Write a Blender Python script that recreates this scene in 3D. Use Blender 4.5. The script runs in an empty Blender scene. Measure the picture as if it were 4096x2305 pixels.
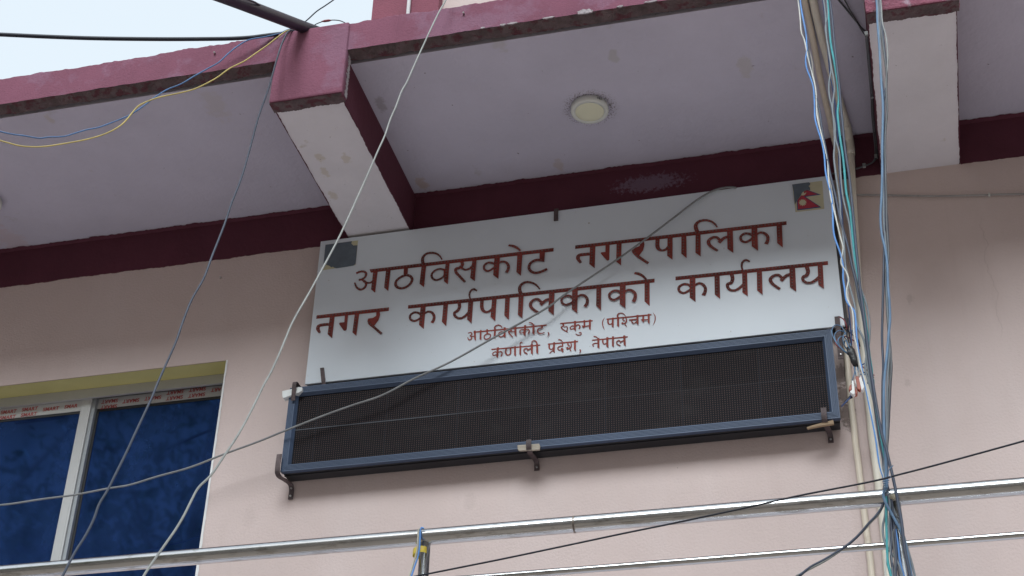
import bpy, bmesh, math, random
from mathutils import Vector, Matrix
import numpy as np
random.seed(7)
D = bpy.data
SC = bpy.context.scene
COL = SC.collection
R_ = math.radians

# ------------------------------------------------------------------ camera
CAM = np.array([0.0, -5.691, 1.6])
ROT = np.array([[0.9697795865423483, 0.24287253155978922, 0.02324837498603747],
                [-0.11569954136677514, 0.5416803465013934, -0.8325839407180807],
                [-0.2148049572362568, 0.8047330834679718, 0.5534107829802923]])   # right, down, forward
FPX = 6278.82          # focal length in photograph pixels (4096 wide)
cd = D.cameras.new('camera'); cam = D.objects.new('camera', cd); COL.objects.link(cam)
cd.sensor_width = 36.0; cd.lens = FPX / 4096 * 36.0; cd.clip_start = 0.05; cd.clip_end = 3000
r, d, f = ROT
cam.matrix_world = Matrix(((r[0], -d[0], -f[0], CAM[0]), (r[1], -d[1], -f[1], CAM[1]), (r[2], -d[2], -f[2], CAM[2]), (0, 0, 0, 1)))
SC.camera = cam

# ------------------------------------------------------------------ light
SUN_EL, SUN_AZ = R_(44), R_(178)      # azimuth clockwise from +Y
w = D.worlds.new('World'); SC.world = w; w.use_nodes = True
nt = w.node_tree; nt.nodes.clear()
sky = nt.nodes.new('ShaderNodeTexSky'); sky.sky_type = 'NISHITA'; sky.sun_disc = False
sky.sun_elevation = SUN_EL; sky.sun_rotation = SUN_AZ; sky.air_density = 1.0; sky.dust_density = 7.0; sky.ozone_density = 1.0
cloud = nt.nodes.new('ShaderNodeMixRGB'); cloud.blend_type = 'MIX'; cloud.inputs[0].default_value = 0.45   # thin overcast veil
cloud.inputs[2].default_value = (21.6, 24.2, 25.8, 1)
bg = nt.nodes.new('ShaderNodeBackground'); bg.inputs[1].default_value = 0.055
wo = nt.nodes.new('ShaderNodeOutputWorld')
nt.links.new(sky.outputs[0], cloud.inputs[1]); nt.links.new(cloud.outputs[0], bg.inputs[0]); nt.links.new(bg.outputs[0], wo.inputs[0])
sl = D.lights.new('sun', 'SUN'); sl.energy = 2.2; sl.angle = R_(28); sl.color = (0.85, 0.95, 1.0)
so = D.objects.new('sun', sl); COL.objects.link(so); so.location = (3, -12, 14)
sd = Vector((math.sin(SUN_AZ) * math.cos(SUN_EL), math.cos(SUN_AZ) * math.cos(SUN_EL), math.sin(SUN_EL)))
so.rotation_euler = (-sd).to_track_quat('-Z', 'Y').to_euler()
SC.view_settings.view_transform = 'Standard'; SC.view_settings.look = 'None'
SC.view_settings.exposure = 0.5; SC.view_settings.gamma = 1.0
SC.cycles.max_bounces = 8

# ------------------------------------------------------------------ pixel -> place
def ray(x, y):
    v = np.array([(x - 2048) / FPX, (y - 1152.5) / FPX, 1.0]); return ROT.T @ v
def onY(p, Y):
    q = ray(*p); return Vector(CAM + q * (Y - CAM[1]) / q[1])
def onZ(p, Z):
    q = ray(*p); return Vector(CAM + q * (Z - CAM[2]) / q[2])
def onX(p, X):
    q = ray(*p); return Vector(CAM + q * (X - CAM[0]) / q[0])
ZONES = dict(A=(1200, 950, .31028), B=(1800, 900, .31028), C=(2250, 850, .27586), D=(2700, 850, .27581), E=(1800, 1220, .34938),
             a=(0, 0, .54348), b=(1300, 0, .54348), c=(2696, 0, .54348), d=(0, 760, .54348), e=(0, 1517, .54348), f=(1300, 1517, .54348),
             g=(2696, 1517, .54348), h=(2696, 760, .54348), K=(1050, 1430, .4136), L=(3200, 1180, .4136), M=(3150, 0, .48263),
             N=(3300, 1750, .38278), O=(1550, 2000, .21038), F=(3100, 700, .13793), G=(2150, 700, .23641), W=(0, 1400, .36879), Q=(2180, 1330, .10989), R=(2400, 1240, .16484), P=(1950, 1700, .17241), I=(0, 0, 1.0))
def zp(z, x, y):
    o = ZONES[z]; return (o[0] + x * o[2], o[1] + y * o[2])
def zl(z, *pts): return [zp(z, x, y) for x, y in pts]

# ------------------------------------------------------------------ materials
MATS = {}
def mat(name, col, rough=0.6, metal=0.0, var=0.08, scale=3.0, bump=0.0, bscale=120.0, spec=0.5, dirt=None, dscale=40.0, dthr=0.62, coat=0.0, stretch=None, damt=0.8):
    if name in MATS: return MATS[name]
    m = D.materials.new(name); m.use_nodes = True; t = m.node_tree; b = t.nodes['Principled BSDF']; L = t.links.new
    b.inputs['Roughness'].default_value = rough; b.inputs['Metallic'].default_value = metal; b.inputs['Specular IOR Level'].default_value = spec
    b.inputs['Coat Weight'].default_value = coat
    tc = t.nodes.new('ShaderNodeTexCoord'); mp = t.nodes.new('ShaderNodeMapping'); L(tc.outputs['Object'], mp.inputs[0])
    if stretch: mp.inputs['Scale'].default_value = stretch
    n = t.nodes.new('ShaderNodeTexNoise'); n.inputs['Scale'].default_value = scale; n.inputs['Detail'].default_value = 6; n.inputs['Roughness'].default_value = .6
    L(mp.outputs[0], n.inputs['Vector'])
    cr = t.nodes.new('ShaderNodeValToRGB'); cr.color_ramp.elements[0].position = .3; cr.color_ramp.elements[1].position = .7
    cr.color_ramp.elements[0].color = [c * (1 - var) for c in col] + [1]; cr.color_ramp.elements[1].color = [min(1, c * (1 + var)) for c in col] + [1]
    L(n.outputs['Fac'], cr.inputs[0]); out = cr.outputs[0]
    if dirt:
        n2 = t.nodes.new('ShaderNodeTexNoise'); n2.inputs['Scale'].default_value = dscale; n2.inputs['Detail'].default_value = 5; n2.inputs['Roughness'].default_value = .65
        L(mp.outputs[0], n2.inputs['Vector'])
        c2 = t.nodes.new('ShaderNodeValToRGB'); c2.color_ramp.elements[0].position = dthr; c2.color_ramp.elements[1].position = min(1, dthr + .08)
        c2.color_ramp.elements[0].color = (0, 0, 0, 1); c2.color_ramp.elements[1].color = (damt, damt, damt, 1)
        L(n2.outputs['Fac'], c2.inputs[0])
        mx = t.nodes.new('ShaderNodeMixRGB'); L(c2.outputs[0], mx.inputs[0]); L(out, mx.inputs[1]); mx.inputs[2].default_value = (*dirt, 1); out = mx.outputs[0]
    L(out, b.inputs['Base Color'])
    if bump:
        n3 = t.nodes.new('ShaderNodeTexNoise'); n3.inputs['Scale'].default_value = bscale; n3.inputs['Detail'].default_value = 4
        L(mp.outputs[0], n3.inputs['Vector']); bp = t.nodes.new('ShaderNodeBump'); bp.inputs['Strength'].default_value = bump; bp.inputs['Distance'].default_value = .01
        L(n3.outputs['Fac'], bp.inputs['Height']); L(bp.outputs[0], b.inputs['Normal'])
    m['out'] = 1; MATS[name] = m; return m
def add_layer(m, fac_builder, col):
    """mix another colour over a material's base colour where fac_builder's node chain says so"""
    t = m.node_tree; b = t.nodes['Principled BSDF']; old = b.inputs['Base Color'].links[0].from_socket
    fac = fac_builder(t); mx = t.nodes.new('ShaderNodeMixRGB'); t.links.new(fac, mx.inputs[0]); t.links.new(old, mx.inputs[1]); mx.inputs[2].default_value = (*col, 1)
    t.links.new(mx.outputs[0], b.inputs['Base Color'])
def math_(t, op, a, b=None):
    n = t.nodes.new('ShaderNodeMath'); n.operation = op
    for i, v in enumerate((a, b)):
        if v is None: continue
        if isinstance(v, (int, float)): n.inputs[i].default_value = v
        else: t.links.new(v, n.inputs[i])
    return n.outputs[0]
def noise_(t, scale, detail=5, stretch=None, rough=.6):
    tc = t.nodes.new('ShaderNodeTexCoord'); mp = t.nodes.new('ShaderNodeMapping'); t.links.new(tc.outputs['Object'], mp.inputs[0])
    if stretch: mp.inputs['Scale'].default_value = stretch
    n = t.nodes.new('ShaderNodeTexNoise'); n.inputs['Scale'].default_value = scale; n.inputs['Detail'].default_value = detail; n.inputs['Roughness'].default_value = rough
    t.links.new(mp.outputs[0], n.inputs['Vector']); return n.outputs['Fac']
def smooth_(t, v, lo, hi, to0=0.0, to1=1.0):
    n = t.nodes.new('ShaderNodeMapRange'); n.interpolation_type = 'SMOOTHSTEP'; t.links.new(v, n.inputs[0])
    n.inputs[1].default_value = lo; n.inputs[2].default_value = hi; n.inputs[3].default_value = to0; n.inputs[4].default_value = to1; return n.outputs[0]
def dist_(t, c, sx=1, sy=1, sz=1):
    tc = t.nodes.new('ShaderNodeTexCoord'); mp = t.nodes.new('ShaderNodeMapping'); mp.vector_type = 'POINT'; t.links.new(tc.outputs['Object'], mp.inputs[0])
    mp.inputs['Location'].default_value = (-c[0] * sx, -c[1] * sy, -c[2] * sz); mp.inputs['Scale'].default_value = (sx, sy, sz)
    n = t.nodes.new('ShaderNodeVectorMath'); n.operation = 'LENGTH'; t.links.new(mp.outputs[0], n.inputs[0]); return n.outputs['Value']
def blotch(m, c, rad, col, amt=.6, stretch=(1, 1, 1), nscale=14):
    def fb(t):
        dd = dist_(t, c, *stretch); nn = noise_(t, nscale)
        v = math_(t, 'ADD', dd, math_(t, 'MULTIPLY', math_(t, 'SUBTRACT', nn, .5), rad * 2.2))
        return smooth_(t, v, rad * .5, rad * 1.05, amt, 0.0)
    add_layer(m, fb, col)

# ------------------------------------------------------------------ mesh helpers
class MB:
    def __init__(s): s.bm = bmesh.new()
    def box(s, x0, x1, y0, y1, z0, z1):
        v = [s.bm.verts.new((x, y, z)) for x in (x0, x1) for y in (y0, y1) for z in (z0, z1)]
        for q in ((0, 1, 3, 2), (4, 6, 7, 5), (0, 4, 5, 1), (2, 3, 7, 6), (0, 2, 6, 4), (1, 5, 7, 3)): s.bm.faces.new([v[i] for i in q])
        return s
    def quad(s, *p): s.bm.faces.new([s.bm.verts.new(q) for q in p]); return s
    def poly(s, pts): s.bm.faces.new([s.bm.verts.new(q) for q in pts]); return s
    def prism(s, pts, off):
        off = Vector(off); a = [s.bm.verts.new(q) for q in pts]; b = [s.bm.verts.new(Vector(q) + off) for q in pts]; n = len(a)
        s.bm.faces.new(a); s.bm.faces.new(b[::-1])
        for i in range(n): s.bm.faces.new((a[i], b[i], b[(i + 1) % n], a[(i + 1) % n]))
        return s
    def tube(s, pts, r, seg=8, cap=True):
        P = [Vector(p) for p in pts]; rr = r if isinstance(r, (list, tuple)) else [r] * len(P); rings = []; up = None
        for i, p in enumerate(P):
            t = (P[min(i + 1, len(P) - 1)] - P[max(i - 1, 0)]).normalized()
            if up is None: up = t.orthogonal().normalized()
            up = (up - t * up.dot(t)).normalized(); sd_ = t.cross(up)
            rings.append([s.bm.verts.new(p + (up * math.cos(a) + sd_ * math.sin(a)) * rr[i]) for a in (2 * math.pi * k / seg for k in range(seg))])
        for A, B in zip(rings, rings[1:]):
            for k in range(seg):
                fc = s.bm.faces.new((A[k], A[(k + 1) % seg], B[(k + 1) % seg], B[k])); fc.smooth = True
        if cap: s.bm.faces.new(rings[0][::-1]); s.bm.faces.new(rings[-1])
        return s
    def lathe(s, c, prof, seg=40, axis='z'):
        rings = []
        for rad, h in prof:
            rings.append([s.bm.verts.new((c[0] + rad * math.cos(a), c[1] + rad * math.sin(a), c[2] + h)) for a in (2 * math.pi * k / seg for k in range(seg))])
        for A, B in zip(rings, rings[1:]):
            for k in range(seg):
                fc = s.bm.faces.new((A[k], A[(k + 1) % seg], B[(k + 1) % seg], B[k])); fc.smooth = True
        s.bm.faces.new(rings[0]); s.bm.faces.new(rings[-1][::-1]); return s
    def strap(s, path, side, wid, th):
        """flat bar of width wid (along side) and thickness th following path"""
        P = [Vector(p) for p in path]; sv = Vector(side).normalized() * wid / 2; rings = []
        for i, p in enumerate(P):
            t = (P[min(i + 1, len(P) - 1)] - P[max(i - 1, 0)]).normalized(); n = t.cross(sv).normalized() * th / 2
            rings.append([s.bm.verts.new(q) for q in (p + sv + n, p - sv + n, p - sv - n, p + sv - n)])
        for A, B in zip(rings, rings[1:]):
            for k in range(4): s.bm.faces.new((A[k], A[(k + 1) % 4], B[(k + 1) % 4], B[k]))
        s.bm.faces.new(rings[0][::-1]); s.bm.faces.new(rings[-1]); return s
    def build(s, name, m, parent=None, bevel=0.0, smooth=False):
        bmesh.ops.recalc_face_normals(s.bm, faces=s.bm.faces)
        me = D.meshes.new(name); s.bm.to_mesh(me); s.bm.free(); me.materials.append(m)
        o = D.objects.new(name, me); COL.objects.link(o)
        if parent:
            o.parent = parent       # geometry is in world coordinates: only a thing's Empty has an offset
            o.matrix_parent_inverse = Matrix.Translation(-parent.location)
        if bevel:
            b = o.modifiers.new('bevel', 'BEVEL'); b.width = bevel; b.segments = 2; b.limit_method = 'ANGLE'
        return o
def tag(o, label=None, cat=None, group=None, kind=None):
    if label: o['label'] = label
    if cat: o['category'] = cat
    if group: o['group'] = group
    if kind: o['kind'] = kind
    return o
def thing(name, loc, label, cat, group=None):
    o = D.objects.new(name, None); COL.objects.link(o); o.location = loc; o.empty_display_size = .1
    return tag(o, label, cat, group)
def spline(P, n=6):
    """centripetal Catmull-Rom through the points, no loops where spacing is uneven"""
    P = [Vector(p) for p in P]; out = []
    for i in range(len(P) - 1):
        p1, p2 = P[i], P[i + 1]; p0 = P[i - 1] if i else p1 * 2 - p2; p3 = P[i + 2] if i + 2 < len(P) else p2 * 2 - p1
        t1 = max((p1 - p0).length, 1e-6) ** .5; t2 = t1 + max((p2 - p1).length, 1e-6) ** .5; t3 = t2 + max((p3 - p2).length, 1e-6) ** .5
        for k in range(n):
            t = t1 + (t2 - t1) * k / n
            A1 = p0 * ((t1 - t) / t1) + p1 * (t / t1); A2 = p1 * ((t2 - t) / (t2 - t1)) + p2 * ((t - t1) / (t2 - t1)); A3 = p2 * ((t3 - t) / (t3 - t2)) + p3 * ((t - t2) / (t3 - t2))
            B1 = A1 * ((t2 - t) / t2) + A2 * (t / t2); B2 = A2 * ((t3 - t) / (t3 - t1)) + A3 * ((t - t1) / (t3 - t1))
            out.append(B1 * ((t2 - t) / (t2 - t1)) + B2 * ((t - t1) / (t2 - t1)))
    out.append(P[-1]); return out

# ------------------------------------------------------------------ main dimensions
ZS, ZB, ZT, YF = 6.109, 5.885, 6.287, -1.035     # soffit, beam underside, eave top, fascia plane
XL, XR = -9.0, 5.0

# materials of the building
PINK = (.55, .452, .432)
M_wall = mat('pink_plaster', PINK, .9, var=.05, scale=1.6, bump=.22, bscale=95, spec=.2, dirt=(.30, .22, .19), dscale=9, dthr=.70, damt=.35)
M_soff = mat('lilac_soffit_paint', (.515, .49, .585), .9, var=.06, scale=2.2, bump=.35, bscale=40, spec=.2, dirt=(.30, .26, .20), dscale=5, dthr=.67, damt=.35)
M_beam = mat('pale_beam_paint', (.64, .615, .65), .9, var=.06, scale=3, bump=.3, bscale=40, spec=.2, dirt=(.36, .30, .2), dscale=9, dthr=.66, damt=.5)
M_rose = mat('rose_fascia_paint', (.205, .076, .117), .85, var=.14, scale=3, bump=.35, bscale=110, spec=.25, dirt=(.255, .15, .22), dscale=4, dthr=.50, damt=.42)
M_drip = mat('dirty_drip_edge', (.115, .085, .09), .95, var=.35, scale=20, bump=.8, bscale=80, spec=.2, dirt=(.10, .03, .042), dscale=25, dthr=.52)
M_maroon = mat('maroon_paint', (.090, .022, .038), .8, var=.14, scale=3, bump=.25, bscale=40, spec=.3, dirt=(.11, .07, .08), dscale=30, dthr=.70, damt=.5)
M_white_chip = mat('bare_white_plaster', (.33, .29, .31), .95, var=.25, scale=30, bump=.8, bscale=90)
M_olive = mat('olive_yellow_paint', (.54, .49, .20), .8, var=.08, scale=4, dirt=(.2, .17, .08), dscale=12, dthr=.7, damt=.4)
# stains and efflorescence with a shape of their own
c_ = onY((2600, 735), 0); blotch(M_maroon, (c_.x, 0, c_.z), .10, (.20, .155, .22), .55, (.55, 0, 1.9), 70)
for p, rad, colr, am in (((1690, 735), .05, (.42, .29, .2), .8), ((2235, 660), .04, (.42, .31, .22), .55), ((1520, 420), .045, (.20, .17, .17), .7), ((860, 420), .10, (.42, .36, .27), .35),
                         ((2455, 225), .04, (.35, .33, .27), .6), ((2000, 170), .06, (.38, .35, .30), .45), ((2980, 265), .06, (.42, .38, .30), .5), ((200, 480), .03, (.42, .34, .22), .5), ((60, 975), .14, (.50, .36, .36), .6)):
    q = onZ(p, ZS); blotch(M_soff, (q.x, q.y, ZS), rad, colr, am * .62, (1.6, .8, 1), 26)
for p in ((1280, 630), (1300, 690), (1385, 635), (1330, 780)):
    q = onZ(p, ZB); blotch(M_beam, (q.x, q.y, ZB), .028, (.42, .34, .20), .38, (1.3, .7, 1), 45)
lampc = onZ((2358.7, 449.5), ZS - .034)
def lampdirt(t):
    dd = dist_(t, (lampc.x, lampc.y + .012, ZS), 1, 1, 0); ring = smooth_(t, dd, .085, .14, 1, 0)
    sp = smooth_(t, noise_(t, 130, 2), .52, .60); return math_(t, 'MULTIPLY', math_(t, 'MULTIPLY', ring, sp), .8)
add_layer(M_soff, lampdirt, (.10, .07, .05))
def specks(sc, thr, amt):
    return lambda t: math_(t, 'MULTIPLY', smooth_(t, noise_(t, sc, 3), thr, thr + .03), amt)
add_layer(M_soff, specks(34, .735, .8), (.12, .10, .09))
add_layer(M_wall, specks(42, .735, .7), (.17, .12, .10))
add_layer(M_beam, specks(40, .73, .7), (.14, .12, .11))

for p, rad, am in (((3362, 1500), .05, .7), ((3378, 1580), .045, .75), ((3385, 1655), .05, .8), ((3400, 1700), .03, .6), ((3640, 1195), .022, .2), ((3630, 1530), .018, .16), ((1880, 2010), .04, .09), ((1000, 2070), .05, .07), ((700, 1560), .0, 0)):
    if not am: continue
    q = onY(p, 0); blotch(M_wall, (q.x, 0, q.z), rad, (.16, .12, .105), am, (1.3, 0, .8), 85)
def crack(t):
    tc = t.nodes.new('ShaderNodeTexCoord'); sx = t.nodes.new('ShaderNodeSeparateXYZ'); t.links.new(tc.outputs['Object'], sx.inputs[0])
    q = onY(zp('h', 2275, 300), 0); q2 = onY(zp('h', 2350, 1000), 0); nn = noise_(t, 7, 6, (0, 0, 1))
    xx = math_(t, 'SUBTRACT', math_(t, 'SUBTRACT', sx.outputs[0], q.x - .06), math_(t, 'MULTIPLY', nn, .12))
    ln = smooth_(t, math_(t, 'ABSOLUTE', xx), .0006, .0022, 1, 0)
    return math_(t, 'MULTIPLY', math_(t, 'MULTIPLY', ln, smooth_(t, sx.outputs[2], q2.z - .1, q2.z, 0, .26)), smooth_(t, sx.outputs[2], q.z, q.z + .1, 1, 0))
add_layer(M_wall, crack, (.25, .18, .16))
add_layer(M_wall, lambda t: math_(t, 'MULTIPLY', smooth_(t, noise_(t, 1.1, 4, (2.2, 1, .5)), .45, .75), .16), (.66, .60, .60))       # weathered patches and faint runs
add_layer(M_wall, lambda t: math_(t, 'MULTIPLY', smooth_(t, noise_(t, 3.0, 6, (3.5, 1, .35)), .55, .80), .20), (.40, .31, .29))

# ------------------------------------------------------------------ ground
tag(MB().quad((-400, -400, 0), (400, -400, 0), (400, 400, 0), (-400, 400, 0)).build('ground', mat('earth', (.45, .36, .285), .95, var=.2, scale=.2, bump=.3, bscale=8)), kind='structure')
tag(MB().quad((-400, -9.5, .004), (400, -9.5, .004), (400, -2.2, .004), (-400, -2.2, .004)).build('road', mat('pale_concrete_road', (.47, .39, .32), .9, var=.2, scale=1.5, bump=.4, bscale=30)), kind='structure')

# ------------------------------------------------------------------ across the street: unseen house added to block low sky, trees the window mirrors
ob = thing('sky_block_house', (-1, -15, 0), 'unseen plain concrete house across the street, added to block low sky light', 'house')
M_conc = mat('pale_plaster', (.46, .40, .35), .9, var=.15, scale=1.2, bump=.3, bscale=20)
m = MB(); m.box(-22, 18, -22, -15, 0, 14.4); m.build('wall', M_conc, ob)
m = MB(); m.box(-22.4, 18.4, -22.4, -14.6, 14.403, 14.65); m.build('roof', M_conc, ob)
for k in range(6):
    for zz in (1.2, 4.4, 7.6, 10.8): MB().box(-14 + k * 4.6, -12.2 + k * 4.6, -15.04, -14.98, zz, zz + 1.5).build('window', mat('dark_window', (.03, .04, .05), .1), ob)
M_leaf = mat('leaf_green', (.06, .10, .035), .6, var=.4, scale=3); M_bark = mat('bark', (.10, .075, .055), .9, var=.3, bump=.5)
rng = np.random.default_rng(5)
def tree(x, y, h, rad, label):
    t = thing('street_tree', (x, y, 0), label, 'tree', 'trees across the street')
    tb = MB(); tb.tube(spline([(x, y, 0), (x + .1, y, h * .3), (x - .1, y + .1, h * .55), (x, y, h * .9)], 4), [.26 - .017 * i for i in range(13)], 10)
    for k in range(9):
        a = k * 2.4; b = rad * (.6 + .3 * math.sin(k)); z0 = h * (.35 + .05 * k); tb.tube(spline([(x, y, z0), (x + b * .5 * math.cos(a), y + b * .5 * math.sin(a), z0 + .5), (x + b * math.cos(a), y + b * math.sin(a), z0 + 1.3)], 3), [.08 - .01 * i for i in range(7)], 6)
    tb.build('trunk', M_bark, t)
    V = []; F = []
    for c in range(70):
        u = rng.normal(size=3); u /= np.linalg.norm(u); cc = np.array([x, y, h * .68]) + u * np.array([rad, rad, h * .30]) * rng.uniform(.35, 1.0)
        for l in range(75):
            p = cc + rng.normal(size=3) * .34; a1 = rng.normal(size=3); a1 /= np.linalg.norm(a1); a2 = np.cross(a1, rng.normal(size=3)); a2 /= np.linalg.norm(a2); i = len(V)
            V += [tuple(p), tuple(p + a1 * .09 + a2 * .035), tuple(p + a1 * .18), tuple(p + a1 * .09 - a2 * .035)]; F.append((i, i + 1, i + 2, i + 3))
    me = D.meshes.new('crown'); me.from_pydata(V, [], F); me.materials.append(M_leaf); o = D.objects.new('crown', me); COL.objects.link(o); o.parent = t; o.matrix_parent_inverse = Matrix.Translation((-x, -y, 0))
tree(-8.6, -11.0, 13.5, 2.6, 'tall leafy tree across the street, mirrored in the blue window'); tree(-13.5, -12.5, 14.5, 2.8, 'smaller leafy tree across the street, left of the tall one')

# ------------------------------------------------------------------ the building
bld = thing('municipal_building', (0, 0, 0), 'pink plastered building with maroon trim and an overhanging eave on beams', 'building')
WX0, WX1, WZ0, WZ1 = -4.37, -2.871, 3.85, 5.301
m = MB()
m.box(XL, WX0, 0, .22, 0, ZS + .1); m.box(WX1, XR, 0, .22, 0, ZS + .1); m.box(WX0, WX1, 0, .22, WZ1, ZS + .1); m.box(WX0, WX1, 0, .22, 0, WZ0)
m.build('wall', M_wall, bld)
# reveal faces, a hair inside the opening
m = MB(); e = .003
m.quad((WX0 + e, .001, WZ1 - e), (WX1 - e, .001, WZ1 - e), (WX1 - e, .21, WZ1 - e), (WX0 + e, .21, WZ1 - e))
m.quad((WX0 + e, .001, WZ0), (WX0 + e, .21, WZ0), (WX0 + e, .21, WZ1 - e), (WX0 + e, .001, WZ1 - e))
m.quad((WX1 - e, .001, WZ0), (WX1 - e, .21, WZ0), (WX1 - e, .21, WZ1 - e), (WX1 - e, .001, WZ1 - e))
m.build('window_reveal', M_olive, bld)
m = MB(); N = 60; prev = None      # white chipped plaster edge beside the window
for i in range(N + 1):
    z = WZ0 + (WZ1 - WZ0) * i / N; wd = .006 + .006 * (1 - i / N) + random.uniform(-.0015, .0015)
    cur = (m.bm.verts.new((WX1 - .002, -.0025, z)), m.bm.verts.new((WX1 + wd, -.0025, z)), m.bm.verts.new((WX1 - .002, .02, z)))
    if prev:
        m.bm.faces.new((prev[0], prev[1], cur[1], cur[0])); m.bm.faces.new((prev[0], cur[0], cur[2], prev[2]))
    prev = cur
m.build('plaster_edge', mat('white_primer', (.68, .68, .68), .8, var=.08), bld)

def xgrid(x0, x1, n): return [x0 + (x1 - x0) * i / n for i in range(n + 1)]
# eave slab with soffit
B1 = (-2.318, -2.008); B2 = (.150, .488); B0 = (-4.80, -4.49); B3 = (2.62, 2.94)
MB().box(XL, XR, -.96, -.0, ZS, ZT - .03).build('eave_slab', M_soff, bld)
# fascia: front plaster face with an uneven top edge
m = MB(); prev = None; ph = [random.uniform(0, 6) for _ in range(6)]
def wob(x, a): return a * (.5 * math.sin(7 * x + ph[0]) + .4 * math.sin(19 * x + ph[1]) + .35 * math.sin(53 * x + ph[2])) + random.uniform(-1, 1) * a * .45
for x in xgrid(XL, XR, 1100):
    zt = ZT + wob(x, .0055); zb = 6.124 + wob(x + 3, .0022)
    cur = [m.bm.verts.new(q) for q in ((x, YF, zb), (x, YF + random.uniform(-.002, .002), zt - .012), (x, YF + .012, zt), (x, -.55, ZT - .006))]
    if prev:
        for k in range(3): m.bm.faces.new((prev[k], prev[k + 1], cur[k + 1], cur[k]))
    prev = cur
m.build('fascia', M_rose, bld)
m = MB(); prev = None     # dark rough underside of the fascia, ragged where it meets the soffit paint
for x in xgrid(XL, XR, 1100):
    yb = -.984 + wob(x + 9, .006); cur = [m.bm.verts.new(q) for q in ((x, YF + .0008, 6.1236), (x, (YF + yb) / 2, 6.112), (x, yb, ZS - .0035), (x, yb + .001, ZS + .003))]
    if prev:
        for k in range(3): m.bm.faces.new((prev[k], prev[k + 1], cur[k + 1], cur[k]))
    prev = cur
m.build('drip_edge', M_drip, bld)
# chipped white plaster on the drip edge
for px, ln, hh in ((2340, .07, .016), (2050, .05, .006), (2010, .03, .005), (2190, .06, .005), (2600, .06, .006), (2480, .03, .005), (1930, .02, .005)):
    q = onY((px, 213.6 - (px - 1376) * .170), YF - .003); pts = []
    for k in range(14):
        a = 2 * math.pi * k / 14; pts.append((q.x + ln * .5 * math.cos(a) * random.uniform(.7, 1.1), YF - .003, 6.127 + hh * math.sin(a) * random.uniform(.5, 1.1)))
    m = MB(); m.prism(pts, (0, .006, 0)); m.build('chipped_plaster', M_white_chip, bld)
for B, peel in ((B0, 0), (B1, 0), (B2, 1), (B3, 0)):
    bm_ = MB(); bm_.quad((B[0], -1.0, ZB), (B[1], -1.0, ZB), (B[1], 0, ZB), (B[0], 0, ZB)); bo = bm_.build('beam_underside', M_beam, bld)
    s = MB(); prev = None
    for y in xgrid(-1.0, -.002, 90):       # maroon sides with a ragged lower paint line
        cur = []
        for X, sg in ((B[0], 1), (B[1], -1)):
            wv = .004 + .0014 * math.sin(23 * y + X) + random.uniform(-.0015, .0015)
            cur += [s.bm.verts.new((X, y, ZS + .004)), s.bm.verts.new((X, y, ZB - .0015)), s.bm.verts.new((X + sg * max(.001, wv), y, ZB - .0015))]
        if prev:
            for k in (0, 1, 3, 4): s.bm.faces.new((prev[k], prev[k + 1], cur[k + 1], cur[k]))
        prev = cur
    s.build('beam_side', M_maroon, bld)
    MR = M_rose if not peel else mat('peeling_rose_paint', (.24, .075, .115), .9, var=.2, scale=6, bump=.8, bscale=60, dirt=(.42, .35, .41), dscale=14, dthr=.52, damt=.7)
    MB().box(B[0] - .004, B[1] + .012, -1.049, -.985, ZB - .006, ZT - .012).build('beam_end', MR, bld, bevel=.008)
    s = MB(); prev = None
    for x in xgrid(B[0] - .002, B[1] + .008, 60):
        yb = -.983 + wob(x * 2, .005); cur = [s.bm.verts.new((x, -1.046, ZB - .0095)), s.bm.verts.new((x, yb, ZB - .0095)), s.bm.verts.new((x, yb + .001, ZB + .002))]
        if prev:
            for k in (0, 1): s.bm.faces.new((prev[k], prev[k + 1], cur[k + 1], cur[k]))
        prev = cur
    s.build('drip_edge', M_drip, bld)
    # white worn strip on the returned edge of the beam end
    s = MB(); xs = B[1] + .0145 if not peel else B[0] - .0065; prev = None
    for z in xgrid(ZB - .004, ZS + .004, 40):
        y0 = -1.03 + random.uniform(0, .022) if not peel else -1.05 + random.uniform(0, .01); y1 = -.99 + random.uniform(-.012, .003)
        cur = (s.bm.verts.new((xs, y0, z)), s.bm.verts.new((xs, y1, z)))
        if prev: s.bm.faces.new((prev[0], prev[1], cur[1], cur[0]))
        prev = cur
    s.build('chipped_plaster', M_white_chip, bld)
# maroon band along the top of the wall, between the beams, with a hand painted edge
for x0, x1 in ((XL, B0[0]), (B0[1], B1[0]), (B1[1], B2[0]), (B2[1], B3[0]), (B3[1], XR)):
    s = MB(); prev = None
    for x in xgrid(x0 + .001, x1 - .001, int(90 * (x1 - x0)) + 4):
        zb = ZB - .002 + wob(x, .0035); za = ZS + .002
        yy = -.004; cur = [s.bm.verts.new(q) for q in ((x, .01, zb), (x, yy, zb), (x, yy, ZS - .012), (x, yy - .014 - abs(wob(x + 5, .007)), ZS - .0025))]
        if prev:
            for k in range(3): s.bm.faces.new((prev[k], prev[k + 1], cur[k + 1], cur[k]))
        prev = cur
    s.build('trim_band', M_maroon, bld)
# set back upper storey
MB().box(-1.938, XR, .0, .22, ZT - .03, 9.6).build('upper_wall', M_wall, bld)
MB().box(-2.30, -1.937, -.06, .22, ZT - .03, 9.6).build('upper_pillar', mat('upper_rose_paint', (.20, .055, .085), .85, var=.15, scale=4, bump=.4), bld)
MB().box(XL, XR, .22, 6, ZS, ZT - .03).build('roof_slab', M_soff, bld)
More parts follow.
